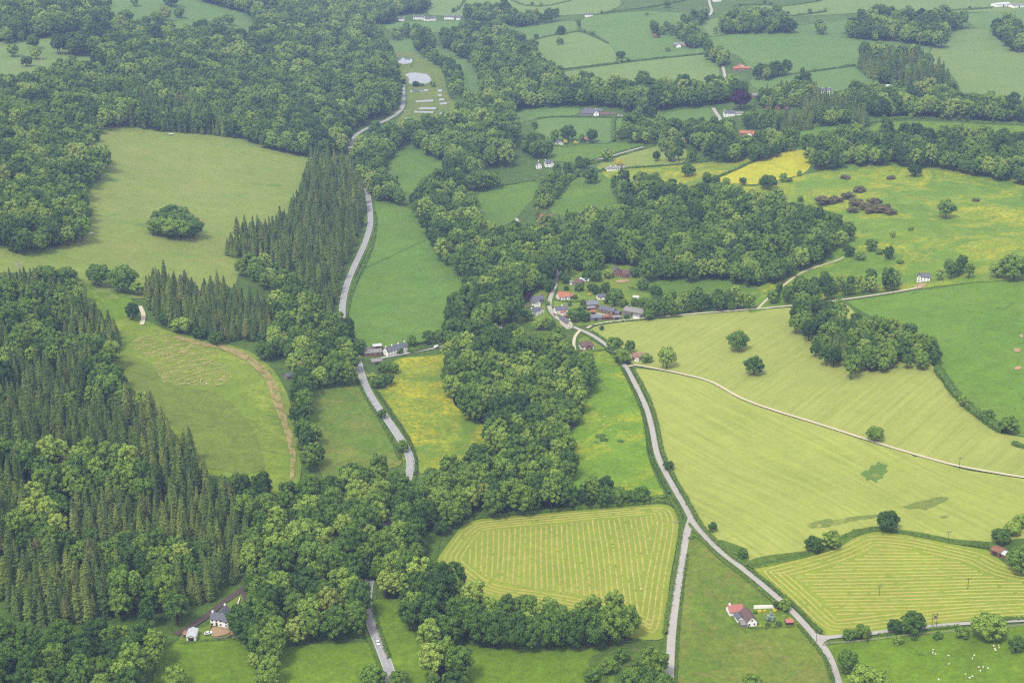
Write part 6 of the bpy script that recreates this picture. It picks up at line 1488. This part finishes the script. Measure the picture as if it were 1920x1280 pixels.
def caravan(px, py, label, L=7.5):
    g = ground([(px, py)])[0]
    r = empty("caravan", (g[0], g[1], g[2] + .45), R(-15))
    link("body", profile("body", [(-L / 2, .3), (-L / 2 - .1, 2.0), (-L / 2 + .3, 2.5), (L / 2 - .3, 2.5), (L / 2 + .1, 2.0), (L / 2, .3)], 2.3, 2.2, "car_white"), None, r)
    for x in (-2, 0, 2): link("window", boxes_mesh("window", [(x - .5, x + .5, -1.19, -1.14, 1.2, 1.9)], MATS["glass_pane"]), None, r)
    for y in (-1, 1):
        w = link("wheel", WHEEL, None, r); w.location = (0, y, .33)
    tag(r, label, "caravan")
caravan(1096, 528, "white caravan beside the hip-roofed bungalow")
caravan(1192, 562, "long white trailer on the farm paddock grass", 5)

# sheep: one skinned body each, shared mesh
def sheep_mesh(pose):
    V = [(0, 0, .62), (.32, 0, .64), (-.36, 0, .62), (.52, 0, .74 if pose else .5), (.72, 0, .82 if pose else .2), (.84, 0, .78 if pose else .1), (-.52, 0, .6)]
    E = [(0, 1), (0, 2), (1, 3), (3, 4), (4, 5), (2, 6)]
    Rd = [.3, .26, .27, .15, .11, .07, .06]
    for sx, b in ((.3, 1), (-.34, 2)):
        for sy in (-.14, .14):
            k = len(V); V += [(sx, sy, .36), (sx, sy, .02)]; E += [(b, k), (k, k + 1)]; Rd += [.09, .045]
    me = bpy.data.meshes.new("sheep"); me.from_pydata(V, E, [])
    o = bpy.data.objects.new("sheep_model", me); COL.objects.link(o)
    md = o.modifiers.new("skin", 'SKIN'); 
    if not me.skin_vertices: bpy.context.view_layer.objects.active = o
    for i, q in enumerate(Rd):
        me.skin_vertices[0].data[i].radius = (q, q); me.skin_vertices[0].data[i].use_root = (i == 0)
    o.modifiers.new("smooth", 'SUBSURF').levels = 1
    dg = bpy.context.evaluated_depsgraph_get(); dg.update()
    out = bpy.data.meshes.new_from_object(o.evaluated_get(dg)); out.name = "sheep"
    out.materials.clear(); out.materials.append(MATS["fleece"]); out.shade_smooth()
    bpy.data.objects.remove(o)
    return out
SHEEP = [sheep_mesh(0), sheep_mesh(1)]
def flock(P, label, group):
    for i, (x, y) in enumerate(P):
        g = ground([(x, y)])[0]
        o = link("sheep", SHEEP[i % 2]); o.location = (g[0], g[1], g[2] + .36); o.rotation_euler = (0, 0, RNG.uniform(0, 6.28)); s = RNG.uniform(.7, .85); o.scale = (s, s, s)
        tag(o, label, "sheep", group)
flock([(1863, 1213), (1872, 1212), (1865, 1218), (1873, 1216), (1866, 1221), (1750, 1220), (1749, 1225), (1754, 1228), (1778, 1231), (1826, 1231), (1823, 1236), (1835, 1253), (1843, 1252), (1852, 1255), (1838, 1259), (1810, 1266), (1823, 1270), (1818, 1273), (1760, 1276), (1779, 1247)], "white sheep grazing in the bright pasture below the side lane", "flock in the bright pasture")
flock([(1133, 782), (1132, 798), (1144, 808), (1160, 790)], "white sheep grazing in the buttercup pasture beside the winding lane", "sheep in the lane pasture")
flock([(308, 717), (354, 721), (376, 715), (387, 721)], "white sheep on the dried hay of the worn meadow", "sheep in the worn meadow")
flock([(1165, 296), (1174, 293), (1190, 289), (1200, 286), (1215, 283), (1207, 290), (1225, 280)], "white sheep in the pale paddock beyond the upper lane", "sheep in the pale paddock")
flock([(1098, 229), (1126, 230), (1090, 238), (1140, 236)], "white sheep in front of the stone farmhouse", "sheep before the farmhouse")
flock([(872, 128), (877, 135), (893, 142), (884, 150)], "white sheep in the narrow river meadow", "sheep in the river meadow")

# telegraph poles
def pole(px, py, label, h=6.0, double=False):
    g = ground([(px, py)])[0]
    r = empty("telegraph_pole", (g[0], g[1], g[2] + .3)); tag(r, label, "telegraph pole")
    for dx in ((-1.0, 1.0) if double else (0,)):
        mb = MB(); mb.tube([(dx, 0, -.6), (dx, 0, h)], [.13, .09], 8); link("pole", mb.mesh("pole", "pole_wood"), None, r)
    link("crossarm", boxes_mesh("crossarm", [(-1.3, 1.3, -.21, -.12, h - .7, h - .5)], MATS["pole_wood"]), None, r)
    for x in (-1.1, 0.55, 1.1):
        link("insulator", boxes_mesh("insulator", [(x - .07, x + .07, -.22, -.09, h - .498, h - .2)], MATS["grey_metal"]), None, r)
    if double: link("transformer", boxes_mesh("transformer", [(-.6, .6, -.6, -.22, h - 2.6, h - 1.3)], MATS["grey_metal"]), None, r)
for a in ((1648, 1118, "telegraph pole in the middle of the curved hayfield"), (1814, 1105, "telegraph pole in the upper half of the curved hayfield"), (1777, 1016, "telegraph pole on the low hedge above the curved hayfield"),
          (1751, 1175, "double pole with transformer beside the side lane", 7, True), (1626, 1206, "telegraph pole by the rounded tree at the side lane mouth"), (1530, 1205, "telegraph pole at the mouth of the side lane"),
          (1798, 880, "grey pole beside the stony track", 7), (822, 665, "telegraph pole by the thick cottage hedge"), (755, 650, "telegraph pole behind the white cottage row"), (1080, 608, "telegraph pole beside the village lane"), (1720, 541, "thin pole by the small white house track", 6), (1857, 525, "telegraph pole on the green hill's upper edge")):
    pole(*a)

# rail fence along the sheep pasture
def rail_fence(P, label):
    W = resample(ground(P), 3.0)
    r = empty("rail_fence", W[0]); tag(r, label, "fence")
    O = W[0]
    post = boxes_mesh("post", [(-.09, .09, -.09, .09, -.4, 1.25)], MATS["fence_white"])
    for q in W:
        o = link("post", post, None, r); o.location = (q[0] - O[0], q[1] - O[1], q[2] - O[2] + .4)
    for z in (.5, .95):
        for a, b in zip(W[:-1], W[1:]):
            mb = MB(); mb.tube([a - O + (0, 0, z + .4), b - O + (0, 0, z + .4)], [.075, .075], 4)
            link("rail", mb.mesh("rail", "fence_white"), None, r)
rail_fence([(1557, 1208), (1600, 1206), (1680, 1196), (1740, 1190), (1800, 1185), (1850, 1181), (1920, 1174)], "pale post and rail fence between the side lane and sheep pasture")

# farm machinery rusting at the top of the hay meadow; gate at the hayfield
def gate(A, B, label):
    W = ground([A, B]); d = W[1] - W[0]; L = float(np.linalg.norm(d[:2]))
    r = empty("field_gate", (W[0, 0], W[0, 1], W[0, 2] + .4), math.atan2(d[1], d[0])); tag(r, label, "gate")
    for x in (0, L): link("post", boxes_mesh("post", [(x - .1, x + .1, -.1, .1, -.4, 1.4)], MATS["fence_white"]), None, r)
    for z in (.25, .5, .75, 1.0, 1.2): link("bar", boxes_mesh("bar", [(.12, L - .12, -.03, .03, z - .05, z + .05)], MATS["fence_white"]), None, r)
gate((1262, 981), (1276, 981), "pale field gate from the lower lane into the striped hayfield")
gate((1543, 1211), (1553, 1209), "pale field gate into the sheep pasture")
def trailer(px, py, label):
    g = ground([(px, py)])[0]
    r = empty("farm_trailer", (g[0], g[1], g[2] + .4), R(12)); tag(r, label, "trailer")
    link("bed", boxes_mesh("bed", [(-2.4, 2.4, -1.1, 1.1, .8, .95)], MATS["grey_metal"]), None, r)
    for s in (-1.1, 1.02): link("side_board", boxes_mesh("side_board", [(-2.4, 2.4, s, s + .08, .953, 1.7)], MATS["window_frame"]), None, r)
    link("drawbar", boxes_mesh("drawbar", [(2.4, 4.0, -.08, .08, .75, .88)], MATS["grey_metal"]), None, r)
    for y in (-1.2, 1.2):
        w = link("wheel", WHEEL, None, r); w.location = (-.3, y, .36)
trailer(321, 254, "grey farm trailer parked at the top edge of the hay meadow")
def trough(px, py, label, s=1.0):
    g = ground([(px, py)])[0]
    r = empty("water_trough", (g[0], g[1], g[2] + .4)); tag(r, label, "trough")
    link("tank", boxes_mesh("tank", [(-1.2 * s, 1.2 * s, -.5 * s, -.42 * s, 0, .8 * s), (-1.2 * s, 1.2 * s, .42 * s, .5 * s, 0, .8 * s), (-1.2 * s, -1.12 * s, -.418 * s, .418 * s, 0, .8 * s), (1.12 * s, 1.2 * s, -.418 * s, .418 * s, 0, .8 * s)], MATS["white_render"]), None, r)
    link("water", boxes_mesh("water", [(-1.11 * s, 1.11 * s, -.41 * s, .41 * s, .02, .6 * s)], MATS["river_water"]), None, r)
trough(171, 439, "white water trough at the edge of the hay meadow", 1.4)

# ================================================================== the air: a thin summer haze over the whole valley
def haze():
    x0, x1, y0, y1 = -6700, 6700, -1700, 9700
    V = [(x, y, z) for z in (-12.0, 400.0) for (x, y) in ((x0, y0), (x1, y0), (x1, y1), (x0, y1))]
    F = [(0, 3, 2, 1), (4, 5, 6, 7), (0, 1, 5, 4), (1, 2, 6, 5), (2, 3, 7, 6), (3, 0, 4, 7)]
    m = bpy.data.materials.new("haze"); m.use_nodes = True
    nt = m.node_tree; nt.nodes.clear()
    out = nt.nodes.new("ShaderNodeOutputMaterial")
    pv = nt.nodes.new("ShaderNodeVolumePrincipled")
    pv.inputs["Color"].default_value = (.42, .58, 1.0, 1)
    pv.inputs["Density"].default_value = 0.000105
    pv.inputs["Anisotropy"].default_value = 0.0
    nt.links.new(pv.outputs[0], out.inputs["Volume"])
    o = link("haze", mesh_of("haze", V, F, m))
    tag(o, "pale summer haze lying over the valley", None, None, "stuff")
haze()
